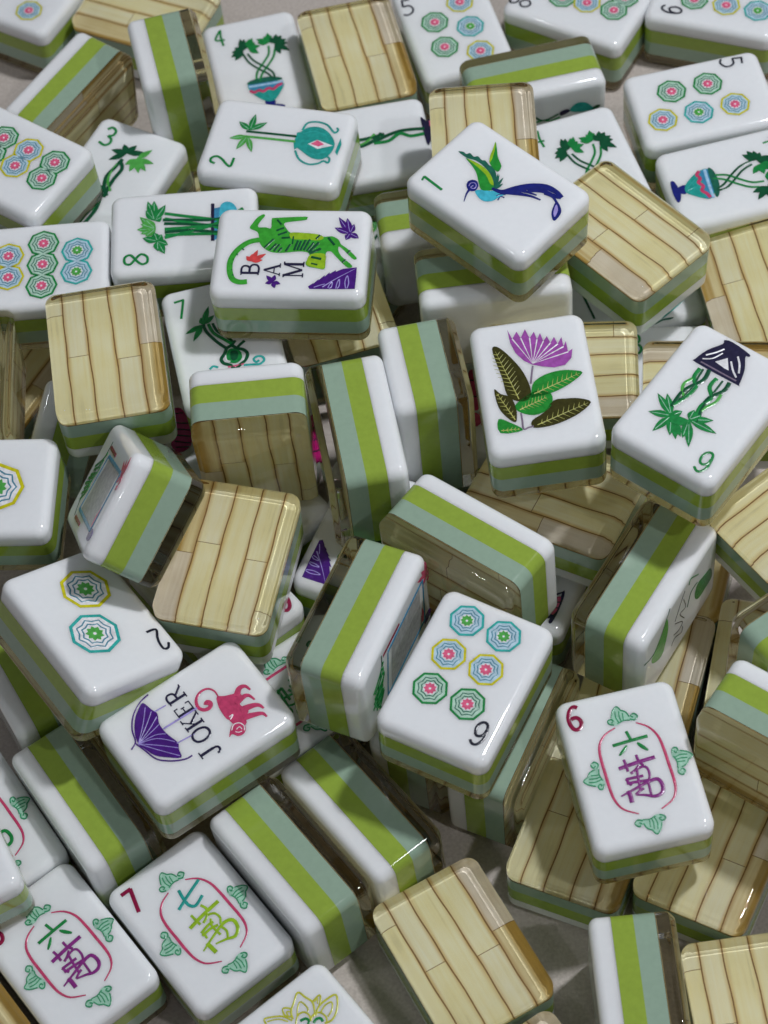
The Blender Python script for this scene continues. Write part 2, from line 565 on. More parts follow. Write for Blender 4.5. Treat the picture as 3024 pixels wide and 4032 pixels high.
DOT_CACHE = {}
def dot_mesh(d, ring, web, blossom, fill):
    key = (d, ring, web, blossom)
    if key in DOT_CACHE:
        return DOT_CACHE[key]
    ink = Ink()
    r = d / 2
    o = 0.0
    ink.poly(ring, regular(8, r, o))
    ink.poly(fill, regular(8, r * 0.86, o))
    for f in (0.70, 0.50):
        pts = []
        for i in range(8):
            a = o + math.pi / 4 * i
            pts.append((r * f * math.cos(a), r * f * math.sin(a)))
            b = a + math.pi / 8
            pts.append((r * f * 0.84 * math.cos(b), r * f * 0.84 * math.sin(b)))
        ink.stroke(web, d * 0.032, pts + pts[:1], 0, False)
    ink.poly('facewhite', regular(12, r * 0.38))
    for i in range(9):
        a = 2 * math.pi * i / 9 + .2
        ink.leaf(blossom, d * 0.10, (r * .06 * math.cos(a), r * .06 * math.sin(a)), (r * .36 * math.cos(a + .1), r * .36 * math.sin(a + .1)))
    DOT_CACHE[key] = ink.mesh('dot')
    return DOT_CACHE[key]
DOTKIND = {'G': ('green', 'tealdk', 'pink', 'palegreen'), 'T': ('turq', 'steel', 'ltgreen', 'paleblue'), 'Y': ('yellow', 'steel', 'pink', 'paleblue'), 'y': ('yellow', 'steel', 'ltgreen', 'facewhite'), 't': ('turq', 'steel', 'ltgreen', 'facewhite')}

ART = {
 'bird': [
  ('numeral', [
   ('S','green',0.55,[(-7.2,12.39),(-7.44,7.62)]),
   ('s','green',0.4,[(-7.2,12.39),(-8.17,12.06)]),
  ]),
  ('wing', [
   ('P','tealdk',[(1.6,11.42),(2.17,10.66),(2.14,9.85),(2.78,9.47),(2.56,8.33),(3.18,7.78),(2.92,6.6),(3.28,5.99),(2.92,4.74),(2.99,3.86),(2.54,2.78),(1.56,1.62),(-0.04,0.29),(-0.59,0.48),(1.15,2.56),(2.04,5.21),(2.11,7.46),(1.49,9.12)]),
   ('P','leafgreen',[(1.34,9.3),(1.58,7.62),(1.51,5.37),(1.3,3.32),(0.43,1.57),(-0.96,0.23),(-1.9,0.83),(-2.55,1.96),(-1.37,3.69),(-0.07,5.39),(0.72,7.24)]),
   ('P','limep',[(1.39,8.87),(1.85,6.61),(1.78,4.36),(1.07,2.43),(-0.15,0.87),(-0.33,1.64),(0.69,3.56),(1.1,5.95)]),
   ('P','leafgreen',[(8.06,7.56),(6.82,6.11),(5.56,4.79),(4.73,3.44),(4.13,2.67),(2.84,2.33),(2.76,3.35),(3.41,5.0),(4.84,6.1),(6.59,6.85)]),
   ('P','limep',[(8.06,7.56),(6.59,6.85),(4.84,6.1),(3.47,5.15),(4.23,5.19),(6.43,6.33)]),
   ('L','tealdk',0.55,(-0.82,0.07),[(2.47,1.7),(2.41,0.62),(1.24,-0.3),(2.55,2.07)]),
  ]),
  ('head', [
   ('P','navy',[(-1.83,4.78),(-1.56,3.92),(-2.15,3.0),(-3.2,2.63),(-3.92,2.93),(-4.2,3.72),(-3.63,4.75),(-2.7,5.16)]),
   ('S','lilac',0.15,[(-3.44,4.29),(-2.66,4.51),(-2.13,3.89),(-2.53,3.22),(-3.28,3.19),(-3.44,3.83),(-2.8,3.77)]),
   ('S','navy',0.55,[(-4.06,3.65),(-5.19,3.37),(-6.82,2.55)],1),
  ]),
  ('body', [
   ('P','sky',[(-3.62,2.58),(-2.67,2.01),(-1.69,0.4),(-0.21,-0.79),(0.4,-2.42),(0.99,-3.76),(-0.35,-2.45),(-1.79,-1.86),(-3.16,-1.51),(-4.18,-0.55),(-4.38,0.82)]),
   ('S','navy',0.25,[(-1.82,-1.27),(-0.89,-1.69),(-0.47,-2.4)]),
   ('S','navy',0.25,[(-2.45,-2.12),(-1.41,-1.99),(-1.18,-2.71)]),
  ]),
  ('tail', [
   ('S','navy',1.5,[(-0.97,0.59),(-0.4,-1.47),(1.82,-2.94),(4.12,-4.76),(5.86,-7.06),(6.24,-9.26),(6.03,-11.02)],2),
   ('S','navy',1.1,[(-0.19,-1.71),(1.16,-3.93),(2.36,-6.27),(2.85,-8.29)],1),
   ('S','navy',1.0,[(1.36,-2.91),(2.57,-4.83),(3.24,-6.99)],1),
   ('S','navy',0.9,[(3.02,-4.86),(4.73,-7.18),(5.26,-9.67),(5.87,-10.83)]),
   ('S','navy',0.5,[(4.48,-7.82),(4.89,-9.56),(4.33,-11.08)]),
   ('P','navy',[(4.64,-10.82),(3.77,-12.6),(2.6,-13.39),(0.7,-13.45),(1.6,-12.03),(3.3,-11.12)]),
   ('P','lilac',[(3.96,-11.27),(3.15,-12.37),(1.46,-12.98),(2.29,-11.98)]),
  ]),
 ],
 'flower': [
  ('petals', [
   ('p','orchid',[(-3.61,12.75),(-2.98,10.53),(-1.97,12.06),(-1.41,10.45),(-0.35,12.36),(0.22,10.15),(1.2,11.48),(1.52,9.6),(2.29,10.97),(2.63,9.01),(3.42,10.05),(3.86,8.39),(4.71,9.66),(5.14,7.92),(6.06,9.41),(6.09,7.12),(6.71,8.27),(6.76,5.75),(7.64,6.37),(7.17,4.38),(5.79,2.96),(3.73,2.71),(1.63,3.31),(-0.08,4.01),(-1.54,5.17),(-2.82,7.16),(-3.48,9.64)]),
   ('S','facewhite',0.26,[(-0.05,4.24),(-2.98,10.53)],3),
   ('S','facewhite',0.26,[(-0.05,4.24),(-1.41,10.45)],3),
   ('S','facewhite',0.26,[(-0.05,4.24),(0.22,10.15)],3),
   ('S','facewhite',0.26,[(-0.05,4.24),(1.52,9.6)],3),
   ('S','facewhite',0.26,[(-0.05,4.24),(2.63,9.01)],3),
   ('S','facewhite',0.26,[(-0.05,4.24),(3.86,8.39)],3),
   ('S','facewhite',0.26,[(-0.05,4.24),(5.14,7.92)],3),
   ('S','facewhite',0.26,[(-0.05,4.24),(6.09,7.12)],3),
   ('S','facewhite',0.26,[(-0.05,4.24),(6.76,5.75)],3),
  ]),
  ('stem', [
   ('S','mauve',0.35,[(-0.12,3.74),(-0.55,2.07),(-1.06,-0.15)]),
  ]),
  ('stem', [
   ('S','mauve',0.35,[(-3.75,-6.36),(-3.75,-8.06),(-3.77,-9.93),(-2.76,-9.73),(-1.88,-9.59)]),
  ]),
  ('leaf', [
   ('P','olive',[(-6.99,8.89),(-6.0,9.22),(-4.38,7.24),(-2.4,3.57),(-1.4,0.1),(-1.33,-2.41),(-2.37,-3.83),(-4.33,-3.48),(-5.71,-1.82),(-6.03,1.7),(-6.6,5.29)]),
   ('V','vein',(-3.68,-3.21),(-6.45,8.2),2.0,11),
  ]),
  ('leaf', [
   ('P','leafgreen',[(8.64,0.63),(6.97,1.51),(4.54,1.86),(1.66,1.37),(-0.47,0.05),(-1.18,-1.86),(-1.52,-3.33),(0.99,-3.12),(3.4,-2.56),(6.07,-1.34)]),
   ('V','vein',(-0.78,-2.5),(8.08,0.61),1.5,9),
  ]),
  ('leaf', [
   ('P','olive',[(-7.86,-0.29),(-6.79,-1.52),(-5.13,-2.5),(-4.51,-4.71),(-4.55,-6.78),(-5.0,-8.21),(-6.36,-6.92),(-7.61,-4.35)]),
   ('V','vein',(-4.99,-7.65),(-7.5,-1.24),1.0,7),
  ]),
  ('leaf', [
   ('P','olive',[(9.11,-6.16),(7.21,-4.95),(4.79,-4.56),(2.47,-4.61),(0.43,-6.9),(-2.01,-8.36),(-1.93,-9.95),(0.88,-10.07),(3.74,-9.44),(6.7,-8.19)]),
   ('V','vein',(-1.18,-9.45),(8.55,-6.21),1.5,9),
  ]),
  ('leaf', [
   ('P','leafgreen',[(-4.66,-4.68),(-2.88,-3.09),(-1.1,-2.14),(0.79,-1.94),(2.3,-3.05),(2.17,-5.12),(0.93,-6.61),(-1.47,-7.21),(-3.8,-6.23)]),
   ('V','vein',(-3.86,-5.58),(1.37,-3.65),1.3,8),
  ]),
  ('leaf', [
   ('P','leafgreen',[(-7.98,-7.01),(-6.06,-8.03),(-3.89,-10.14),(-8.03,-10.09)]),
   ('V','vein',(-7.81,-9.6),(-4.46,-9.81),0.7,5),
  ]),
 ],
 'bam6': [
  ('numeral', [
   ('S','green',0.5,[(-5.92,12.75),(-6.75,13.26),(-7.43,12.95),(-7.89,11.7),(-7.74,10.1),(-7.39,8.94),(-6.73,8.71),(-6.13,9.34),(-5.93,10.41),(-6.31,11.4),(-7.02,11.53),(-7.58,10.83),(-7.61,9.88)]),
  ]),
  ('vase', [
   ('P','ink',[(4.31,-13.26),(2.81,-13.7),(-1.01,-13.14),(-1.27,-12.55),(-0.78,-12.21),(-2.19,-9.67),(-3.07,-6.48),(-2.63,-6.17),(5.8,-6.2),(6.36,-6.86),(5.63,-9.72),(4.1,-12.36)]),
   ('p','facewhite',[(3.11,-8.28),(1.7,-10.24),(0.11,-8.0),(0.96,-7.96)]),
   ('S','facewhite',0.3,[(5.27,-8.6),(4.09,-10.1),(3.25,-11.58)]),
   ('S','facewhite',0.25,[(5.33,-7.57),(3.88,-8.65),(3.0,-10.62)]),
   ('S','facewhite',0.35,[(0.77,-9.89),(-0.47,-8.49),(-1.84,-7.42)]),
   ('S','facewhite',0.35,[(0.37,-11.51),(-0.86,-10.11),(-1.72,-8.45)]),
   ('S','mauve',0.3,[(5.21,-6.84),(1.65,-6.81),(-2.24,-6.8)]),
  ]),
  ('trunk', [
   ('S','green',0.8,[(4.53,-5.5),(4.35,-3.16),(2.96,-1.66),(3.22,0.96),(4.21,4.08)]),
   ('S','dkgreen',0.8,[(2.98,-6.12),(2.65,-3.66),(3.82,-1.07),(4.37,1.09),(4.16,4.26)]),
   ('S','ltgreen',0.6,[(4.4,-2.9),(5.05,-1.33),(4.73,-0.0),(3.64,1.25)]),
   ('S','dkgreen',0.4,[(3.94,-5.68),(3.71,-3.38),(3.38,-0.93),(3.87,2.96)]),
  ]),
  ('trunk', [
   ('S','green',0.8,[(0.88,-5.32),(0.95,-3.04),(-0.57,-1.21),(-0.04,1.37),(-0.62,4.48)]),
   ('S','dkgreen',0.8,[(-1.45,-5.81),(-1.57,-3.67),(-0.33,-1.04),(-0.35,1.59),(-1.28,4.68)]),
   ('S','ltgreen',0.6,[(-1.6,-2.8),(-1.74,-0.91),(-0.9,1.08),(-0.62,2.29)]),
   ('S','dkgreen',0.4,[(-0.27,-5.45),(-0.33,-2.59),(-0.28,0.1),(-1.11,4.14)]),
  ]),
  ('palm_leaves', [
   ('L','green',1.5,(3.15,5.98),[(7.81,3.28),(6.38,2.38),(6.99,7.53),(4.09,10.65),(1.08,9.71),(2.06,4.13)],'ornpale'),
   ('L','green',1.3,(2.29,6.49),[(-0.23,9.84),(-0.62,8.83)]),
   ('L','green',1.5,(0.11,4.98),[(-3.51,2.7),(-5.42,4.78),(-2.97,9.93),(-1.0,8.87),(0.44,2.71),(-1.23,2.96)],'ornpale'),
   ('P','green',[(3.35,5.68),(1.96,5.38),(0.35,5.15),(-0.62,5.57),(0.64,6.87),(2.49,7.28)]),
  ]),
 ],
 'dot6': [
  ('numeral', [
   ('S','black',0.5,[(-6.11,10.94),(-6.73,11.52),(-7.55,11.28),(-8.12,10.04),(-8.09,8.5),(-7.73,7.25),(-7.01,6.95),(-6.35,7.52),(-6.13,8.53),(-6.53,9.63),(-7.18,9.76),(-7.82,9.15),(-7.94,8.19)]),
  ]),
 ],
 'dot2': [
  ('numeral', [
   ('S','black',0.5,[(-6.55,7.28),(-8.53,7.46),(-7.69,9.18),(-7.26,10.58),(-7.27,11.93),(-8.18,11.99),(-8.87,11.04)]),
  ]),
 ],
 'dot5': [
  ('numeral', [
   ('s','black',0.45,[(-8.94,11.32),(-7.17,11.0)]),
   ('s','black',0.45,[(-8.79,11.33),(-9.07,9.33)]),
   ('S','black',0.45,[(-9.07,9.33),(-7.72,9.25),(-7.06,8.32),(-7.32,7.17),(-8.51,6.5),(-9.54,6.95)]),
  ]),
 ],
 'dot8': [
  ('numeral', [
   ('S','black',0.45,[(-6.25,13.68),(-7.16,14.26),(-7.9,13.69),(-7.66,12.8),(-6.72,12.33),(-5.97,12.87),(-6.25,13.68)]),
   ('S','black',0.45,[(-5.9,11.01),(-6.89,11.77),(-7.96,11.0),(-7.76,9.9),(-6.76,9.31),(-5.77,9.97),(-5.9,11.01)]),
  ]),
 ],
 'crak6': [
  ('numeral', [
   ('S','maroon',0.75,[(-6.85,12.93),(-7.43,13.27),(-8.22,12.78),(-8.81,11.49),(-8.86,10.27),(-8.48,9.15),(-7.9,8.81),(-7.16,9.11),(-6.83,9.96),(-7.07,10.76),(-7.63,11.15),(-8.45,10.99)]),
  ]),
  ('border', [
   ('S','rose',0.55,[(2.44,7.64),(4.31,6.36),(5.5,4.24),(5.84,1.48),(5.92,-1.42),(5.99,-4.31),(5.74,-6.38),(4.74,-8.02),(2.45,-9.22)],2),
   ('S','rose',0.55,[(-1.36,7.54),(-3.35,6.69),(-4.76,5.1),(-5.25,2.8),(-5.25,-0.56),(-5.19,-3.68),(-4.9,-5.88),(-3.89,-7.78),(-1.55,-9.2)],2),
  ]),
 ],
 'crakseven': [
  ('character', [
   ('S','teal',0.6,[(-1.83,3.63),(1.28,4.92),(4.34,6.04)]),
   ('S','teal',0.6,[(0.33,6.72),(0.05,4.74),(0.13,3.14),(1.07,2.35),(3.08,3.16)]),
  ]),
  ('character', [
   ('S','limep',0.7,[(-2.34,-0.55),(0.78,-0.0),(4.63,0.4)]),
   ('S','limep',0.5,[(-0.74,1.37),(-0.66,0.46),(-0.47,-1.16)]),
   ('S','limep',0.5,[(1.69,1.82),(2.09,0.87),(2.1,-0.06)]),
   ('S','limep',0.5,[(1.87,-0.01),(1.17,-0.78),(0.13,-1.27)]),
   ('S','limep',0.45,[(1.52,-0.48),(2.74,-1.05),(3.02,-2.36),(2.42,-3.36)]),
   ('S','limep',0.5,[(-1.21,-2.56),(0.6,-2.13),(1.62,-2.23)]),
   ('S','limep',0.5,[(-1.46,-3.1),(0.53,-2.97),(1.95,-3.27)]),
   ('S','limep',0.45,[(-1.16,-2.3),(-0.99,-3.2),(-1.06,-4.04)]),
   ('S','limep',0.45,[(1.62,-1.47),(0.97,-2.74),(1.2,-5.04)]),
   ('S','limep',0.7,[(-2.98,-5.57),(0.36,-4.33),(3.07,-3.6),(4.52,-4.23),(4.37,-5.92),(3.08,-6.93),(1.56,-6.4),(-0.49,-5.87)],2),
   ('S','limep',0.8,[(-1.6,-4.78),(-1.47,-6.09),(-1.35,-7.23)]),
   ('S','limep',0.45,[(2.15,-3.74),(2.45,-5.19),(1.8,-6.45)]),
  ]),
 ],
 'seven': [
  ('numeral', [
   ('s','maroon',0.75,[(-8.29,12.67),(-6.2,12.62)]),
   ('s','maroon',0.75,[(-6.27,12.68),(-7.6,7.98)]),
  ]),
 ],
 'tiger': [
  ('tail', [
   ('S','tiger',1.15,[(2.65,6.16),(2.15,8.06),(0.94,9.6),(-0.85,10.84),(-2.91,11.4),(-5.19,11.19),(-6.92,10.41),(-7.53,9.04),(-7.39,7.64)]),
   ('s','dkgreen',0.3,[(1.14,10.1),(0.12,9.04)]),
   ('s','dkgreen',0.3,[(-0.35,11.13),(-1.07,10.1)]),
   ('s','dkgreen',0.3,[(-1.98,11.67),(-2.2,10.69)]),
   ('s','dkgreen',0.3,[(-3.3,11.8),(-3.28,10.93)]),
   ('s','dkgreen',0.3,[(-4.9,11.58),(-4.6,10.78)]),
   ('s','dkgreen',0.3,[(-6.35,11.06),(-5.76,10.42)]),
  ]),
  ('body', [
   ('P','tiger',[(8.86,6.13),(8.45,5.8),(7.3,6.45),(6.15,6.93),(5.65,6.64),(5.67,5.32),(5.48,4.3),(7.63,4.37),(8.0,3.64),(8.38,-2.07),(7.96,-2.49),(7.54,-2.15),(7.01,1.15),(6.53,1.87),(5.52,1.36),(4.4,0.37),(4.43,-1.48),(4.29,-3.88),(3.55,-6.08),(3.69,-7.73),(2.92,-9.03),(1.75,-9.67),(0.74,-10.94),(-1.28,-12.82),(-1.81,-12.68),(-1.45,-11.94),(1.24,-9.41),(0.12,-9.27),(-1.33,-10.17),(-3.19,-12.13),(-3.78,-11.9),(-3.42,-10.93),(-1.12,-8.85),(0.04,-7.81),(-0.27,-6.89),(-2.55,-7.0),(-4.18,-6.88),(-3.97,-5.34),(-3.54,-3.6),(-2.61,-3.18),(-1.43,-3.81),(-0.27,-3.39),(-0.06,-1.43),(-0.46,1.61),(-0.26,3.77),(0.71,5.29),(1.88,6.13),(3.12,6.4),(4.54,6.88),(5.41,8.45),(6.62,8.01),(8.04,7.24)]),
   ('P','limep',[(4.4,0.42),(4.44,-1.96),(4.1,-5.08),(3.32,-6.15),(2.65,-5.21),(2.82,-2.82),(2.98,0.05)]),
   ('P','limep',[(-0.73,-3.98),(-0.56,-6.68),(-2.55,-6.97),(-4.07,-6.83),(-3.89,-5.33),(-3.42,-3.68),(-2.67,-3.33)]),
   ('s','dkgreen',0.45,[(4.9,3.21),(5.63,1.78)]),
   ('s','dkgreen',0.45,[(3.83,2.8),(4.63,1.11)]),
   ('s','dkgreen',0.45,[(3.13,2.01),(3.27,0.41)]),
   ('s','dkgreen',0.45,[(2.81,3.55),(0.72,5.1)]),
   ('s','dkgreen',0.45,[(1.7,2.87),(0.15,4.0)]),
   ('s','dkgreen',0.45,[(1.56,2.24),(-0.14,3.19)]),
   ('s','dkgreen',0.45,[(0.77,1.73),(-0.24,2.34)]),
   ('s','dkgreen',0.45,[(1.59,0.15),(-0.1,0.94)]),
   ('s','dkgreen',0.3,[(3.52,-0.26),(1.69,-0.22)]),
   ('s','dkgreen',0.45,[(2.5,-1.24),(0.22,-0.69)]),
   ('s','dkgreen',0.45,[(2.42,-1.86),(0.23,-1.31)]),
   ('s','dkgreen',0.45,[(2.67,-2.72),(0.24,-1.92)]),
   ('s','dkgreen',0.45,[(2.83,-3.53),(0.25,-2.59)]),
   ('s','dkgreen',0.45,[(2.11,-4.36),(0.08,-3.19)]),
   ('s','dkgreen',0.55,[(2.12,-5.31),(-0.32,-3.59)]),
   ('s','dkgreen',0.55,[(0.65,-5.82),(-0.49,-3.89)]),
   ('s','dkgreen',0.4,[(3.9,-5.38),(3.0,-4.71)]),
   ('s','dkgreen',0.45,[(3.33,-7.05),(1.58,-8.39)]),
   ('s','dkgreen',0.5,[(-1.37,-4.16),(-1.83,-6.13)]),
   ('s','dkgreen',0.35,[(0.3,-11.52),(-0.38,-11.03)]),
   ('s','dkgreen',0.35,[(-1.9,-10.85),(-2.55,-10.27)]),
   ('s','dkgreen',0.35,[(7.49,3.23),(6.31,2.28)]),
   ('s','dkgreen',0.3,[(-2.89,-4.29),(-3.21,-5.5)]),
  ]),
  ('lotus', [
   ('L','violet',1.3,(4.43,-11.11),[(8.35,-8.64),(5.78,-8.02),(2.85,-10.45),(3.3,-12.93),(6.67,-11.8),(8.14,-10.32)],'lilac'),
  ]),
  ('lotus', [
   ('L','red',1.0,(-2.55,7.33),[(-1.34,8.41),(-0.79,7.32),(0.17,6.31),(-0.69,4.63),(-2.22,5.18)]),
  ]),
  ('lotus', [
   ('L','violet',0.9,(-7.36,2.7),[(-7.74,4.14),(-5.88,4.1),(-5.68,2.4),(-7.86,1.17),(-8.85,2.2)]),
  ]),
  ('fan_leaf', [
   ('p','violet',[(-8.34,-4.14),(-7.45,-5.18),(-7.69,-5.09),(-6.57,-6.04),(-6.86,-6.02),(-5.6,-7.13),(-5.98,-7.11),(-4.92,-8.01),(-5.29,-8.04),(-4.4,-9.14),(-4.78,-9.17),(-4.09,-10.4),(-3.67,-13.11),(-6.22,-13.15),(-8.75,-13.13),(-8.87,-9.75),(-8.91,-4.49)]),
   ('S','lilac',0.25,[(-8.4,-6.91),(-6.28,-9.53),(-3.96,-12.9)],1),
   ('S','lilac',0.2,[(-8.62,-7.98),(-7.75,-8.25),(-7.22,-8.72),(-8.32,-8.65),(-8.75,-8.22)]),
   ('S','lilac',0.2,[(-8.73,-9.51),(-7.43,-9.63),(-6.56,-10.02),(-8.0,-10.1),(-8.73,-9.74)]),
   ('S','lilac',0.2,[(-8.7,-11.37),(-7.12,-11.12),(-5.67,-11.47),(-7.4,-11.85),(-8.69,-11.61)]),
   ('S','lilac',0.18,[(-8.52,-5.28),(-8.01,-6.4),(-7.71,-7.31)]),
  ]),
  ('letter', [
   ('G','ink','B',(-4.25,7.34),3.3),
  ]),
  ('letter', [
   ('G','ink','A',(-4.47,3.15),3.1),
  ]),
  ('letter', [
   ('G','ink','M',(-4.46,-1.02),3.7),
  ]),
 ],
 'joker': [
  ('canopy', [
   ('P','violet',[(8.71,5.64),(6.6,5.11),(5.26,4.71),(3.42,5.53),(0.89,5.54),(-1.76,4.92),(-3.01,5.48),(-4.67,6.02),(-3.28,7.86),(-1.48,9.55),(0.68,10.3),(2.22,10.68),(4.38,10.09),(6.6,8.69),(8.02,7.08)]),
   ('S','lilac',0.14,[(2.22,10.68),(5.17,7.81),(7.67,5.79)]),
   ('S','lilac',0.14,[(2.22,10.68),(4.52,7.51),(6.29,5.38)]),
   ('S','lilac',0.14,[(2.22,10.68),(3.58,7.39),(4.84,5.16)]),
   ('S','lilac',0.14,[(2.22,10.68),(2.83,7.51),(3.28,5.62)]),
   ('S','lilac',0.14,[(2.22,10.68),(1.89,7.4),(0.93,5.69)]),
   ('S','lilac',0.14,[(2.22,10.68),(1.15,7.52),(-1.37,5.21)]),
   ('S','lilac',0.14,[(2.22,10.68),(-0.17,8.0),(-2.78,5.4)]),
   ('S','lilac',0.14,[(2.22,10.68),(-1.19,8.3),(-4.27,6.01)]),
   ('S','violet',0.28,[(9.56,3.95),(9.04,6.08),(7.42,8.53),(5.22,10.1),(2.87,10.87),(2.02,12.29)]),
   ('S','violet',0.28,[(2.58,11.05),(0.45,10.45),(-2.28,9.7),(-4.22,7.76),(-5.37,5.66),(-5.52,4.26)]),
  ]),
  ('shaft', [
   ('S','lilac',0.25,[(5.92,4.9),(5.77,2.59)]),
   ('S','lilac',0.35,[(2.05,5.51),(1.98,1.97),(1.9,-1.58)]),
   ('S','lilac',0.25,[(-1.84,5.15),(-2.18,1.62)]),
  ]),
  ('letter', [
   ('G','ink','R',(6.55,0.24),3.3),
  ]),
  ('letter', [
   ('G','ink','E',(3.3,0.47),3.1),
  ]),
  ('letter', [
   ('G','ink','K',(0.27,0.63),3.3),
  ]),
  ('letter', [
   ('G','ink','O',(-3.01,0.76),3.3),
  ]),
  ('letter', [
   ('G','ink','J',(-6.47,1.38),3.5),
  ]),
  ('monkey', [
   ('S','rose',1.0,[(1.19,-5.8),(2.81,-5.94),(4.03,-5.16),(4.21,-3.69),(3.37,-2.35),(1.92,-1.8),(0.83,-2.32),(0.57,-3.36),(1.16,-4.01),(1.78,-3.68),(1.39,-3.22)],3),
   ('P','rose',[(1.63,-5.64),(0.94,-6.82),(0.33,-8.27),(-0.09,-9.31),(-1.01,-9.28),(-1.6,-8.22),(-2.66,-8.18),(-3.5,-8.67),(-4.43,-8.47),(-4.64,-7.54),(-5.85,-7.1),(-6.21,-6.28),(-4.94,-5.03),(-3.65,-4.83),(-3.05,-4.57),(-1.18,-4.63),(0.15,-4.92)]),
   ('S','rose',1.3,[(-0.55,-8.48),(0.57,-9.75),(0.34,-10.87),(-0.87,-11.23)],1),
   ('S','rose',1.2,[(-1.62,-7.63),(-1.29,-9.57),(-1.71,-10.4),(-3.01,-10.75)],1),
   ('S','rose',1.4,[(-3.28,-7.58),(-3.7,-9.54),(-4.34,-10.7),(-5.43,-11.08)],1),
   ('S','rose',1.3,[(-4.78,-7.11),(-5.44,-8.9),(-6.13,-10.29),(-7.18,-10.58)],1),
   ('P','rose',[(-4.96,-5.94),(-5.86,-6.51),(-6.99,-6.18),(-7.52,-5.28),(-7.23,-4.29),(-6.32,-3.71),(-6.5,-2.94),(-5.31,-3.99),(-4.76,-4.88)]),
   ('S','facewhite',0.18,[(-5.65,-4.03),(-4.93,-4.9),(-5.19,-5.91),(-6.17,-6.31),(-7.04,-5.86)]),
   ('S','facewhite',0.15,[(-5.98,-4.86),(-5.9,-5.57),(-6.58,-5.64)]),
   ('S','facewhite',0.15,[(-6.25,-4.42),(-6.75,-4.87),(-6.88,-5.44)]),
   ('S','facewhite',0.2,[(-3.14,-5.17),(-3.13,-5.97),(-3.68,-5.07)]),
  ]),
 ],
 'bam4': [
  ('numeral', [
   ('S','green',0.5,[(-6.64,12.42),(-8.1,9.82),(-6.0,9.42)]),
   ('S','green',0.5,[(-6.51,12.53),(-6.77,10.21),(-6.61,7.67)]),
  ]),
  ('trunk', [
   ('S','dkgreen',0.5,[(-2.73,3.88),(-1.96,1.19),(-0.17,-1.29),(1.58,-3.22),(2.38,-4.94)]),
   ('S','dkgreen',0.5,[(-1.75,3.8),(-0.78,1.43),(1.06,-0.8),(2.74,-3.09),(2.83,-5.07)]),
   ('S','green',0.5,[(3.31,4.84),(2.9,2.47),(1.26,0.2),(-0.59,-2.03),(-1.29,-4.47)]),
   ('S','green',0.5,[(4.54,3.53),(3.84,1.44),(2.21,-0.75),(0.36,-2.94),(-0.54,-4.94)]),
  ]),
  ('palm_leaves', [
   ('L','dkgreen',1.45,(-2.65,5.01),[(-5.59,3.82),(-4.88,2.59),(-4.34,6.37),(-2.58,8.71),(-1.36,7.32),(-4.18,2.97),(-5.19,5.16),(-1.72,8.39)]),
   ('L','green',1.4,(-1.3,5.39),[(0.11,8.25),(1.49,5.47),(0.77,3.23),(0.54,6.78),(0.43,4.7),(-0.64,8.08)]),
   ('L','green',1.4,(3.49,5.75),[(0.98,7.54),(3.84,8.72),(1.0,6.46),(2.76,7.87),(4.46,7.77)]),
   ('L','dkgreen',1.45,(4.94,5.14),[(5.67,7.81),(7.63,5.71),(7.69,2.17),(5.54,1.72),(7.68,4.55),(4.04,7.12),(6.91,2.85),(6.76,7.12)]),
  ]),
 ],
 'bam4v': [
  ('vase', [
   ('P','navy',[(-2.14,-13.69),(-2.18,-12.93),(-0.39,-12.54),(0.89,-12.31),(3.23,-13.08),(3.28,-13.8),(0.53,-14.0)]),
   ('P','navy',[(-0.26,-12.66),(-0.51,-10.92),(1.7,-11.39),(1.24,-12.62)]),
   ('P','teal',[(-0.51,-10.92),(-2.37,-8.91),(-3.35,-7.03),(-3.33,-5.32),(-0.76,-4.91),(2.24,-5.29),(4.37,-6.72),(4.21,-7.99),(2.84,-9.94),(1.43,-11.36)]),
   ('p','blue',[(-3.23,-7.2),(-3.43,-5.42),(-1.08,-4.81),(2.2,-5.41),(4.37,-6.72),(4.18,-7.85),(0.22,-7.31)]),
   ('S','rose',0.75,[(-3.29,-7.18),(-2.4,-7.9),(-1.24,-7.53),(-0.39,-8.13),(0.85,-7.5),(1.88,-8.07),(2.97,-7.35),(4.2,-6.93)]),
   ('S','ltblue',0.6,[(-3.36,-5.97),(-0.47,-6.18),(2.6,-6.32),(4.48,-6.36)]),
   ('P','tealdk',[(-3.33,-5.32),(-2.86,-4.4),(-0.49,-4.06),(1.87,-4.26),(4.03,-5.05),(4.32,-5.79),(1.42,-5.7)]),
   ('S','turq',0.2,[(0.49,-10.82),(-1.03,-9.05),(-1.99,-7.7)]),
   ('S','turq',0.2,[(1.13,-11.01),(0.63,-9.28),(1.01,-8.08)]),
  ]),
 ],
 'bam2': [
  ('numeral', [
   ('S','green',0.55,[(-7.77,11.22),(-7.45,12.19),(-6.45,12.25),(-5.85,11.26),(-6.49,9.99),(-7.65,8.8),(-8.03,7.81),(-5.78,7.67)]),
  ]),
  ('trunk', [
   ('S','dkgreen',0.6,[(1.77,6.95),(1.91,1.74),(2.02,-3.72)]),
   ('S','ltgreen',0.6,[(0.34,8.16),(0.49,2.43),(0.59,-3.8)]),
  ]),
  ('palm_leaves', [
   ('L','green',1.4,(2.21,6.33),[(6.74,6.17),(4.19,9.11),(4.84,3.22)],'ornpale'),
   ('L','ltgreen',1.3,(0.49,6.36),[(-0.64,10.01),(-3.43,7.81),(-3.71,4.45)],'ornpale'),
  ]),
  ('vase', [
   ('P','teal',[(1.46,-3.65),(3.56,-4.39),(4.96,-5.87),(5.19,-8.17),(3.88,-10.3),(1.41,-11.97),(-1.33,-11.79),(-3.24,-10.43),(-3.27,-8.11),(-1.7,-5.66),(-0.52,-4.08)]),
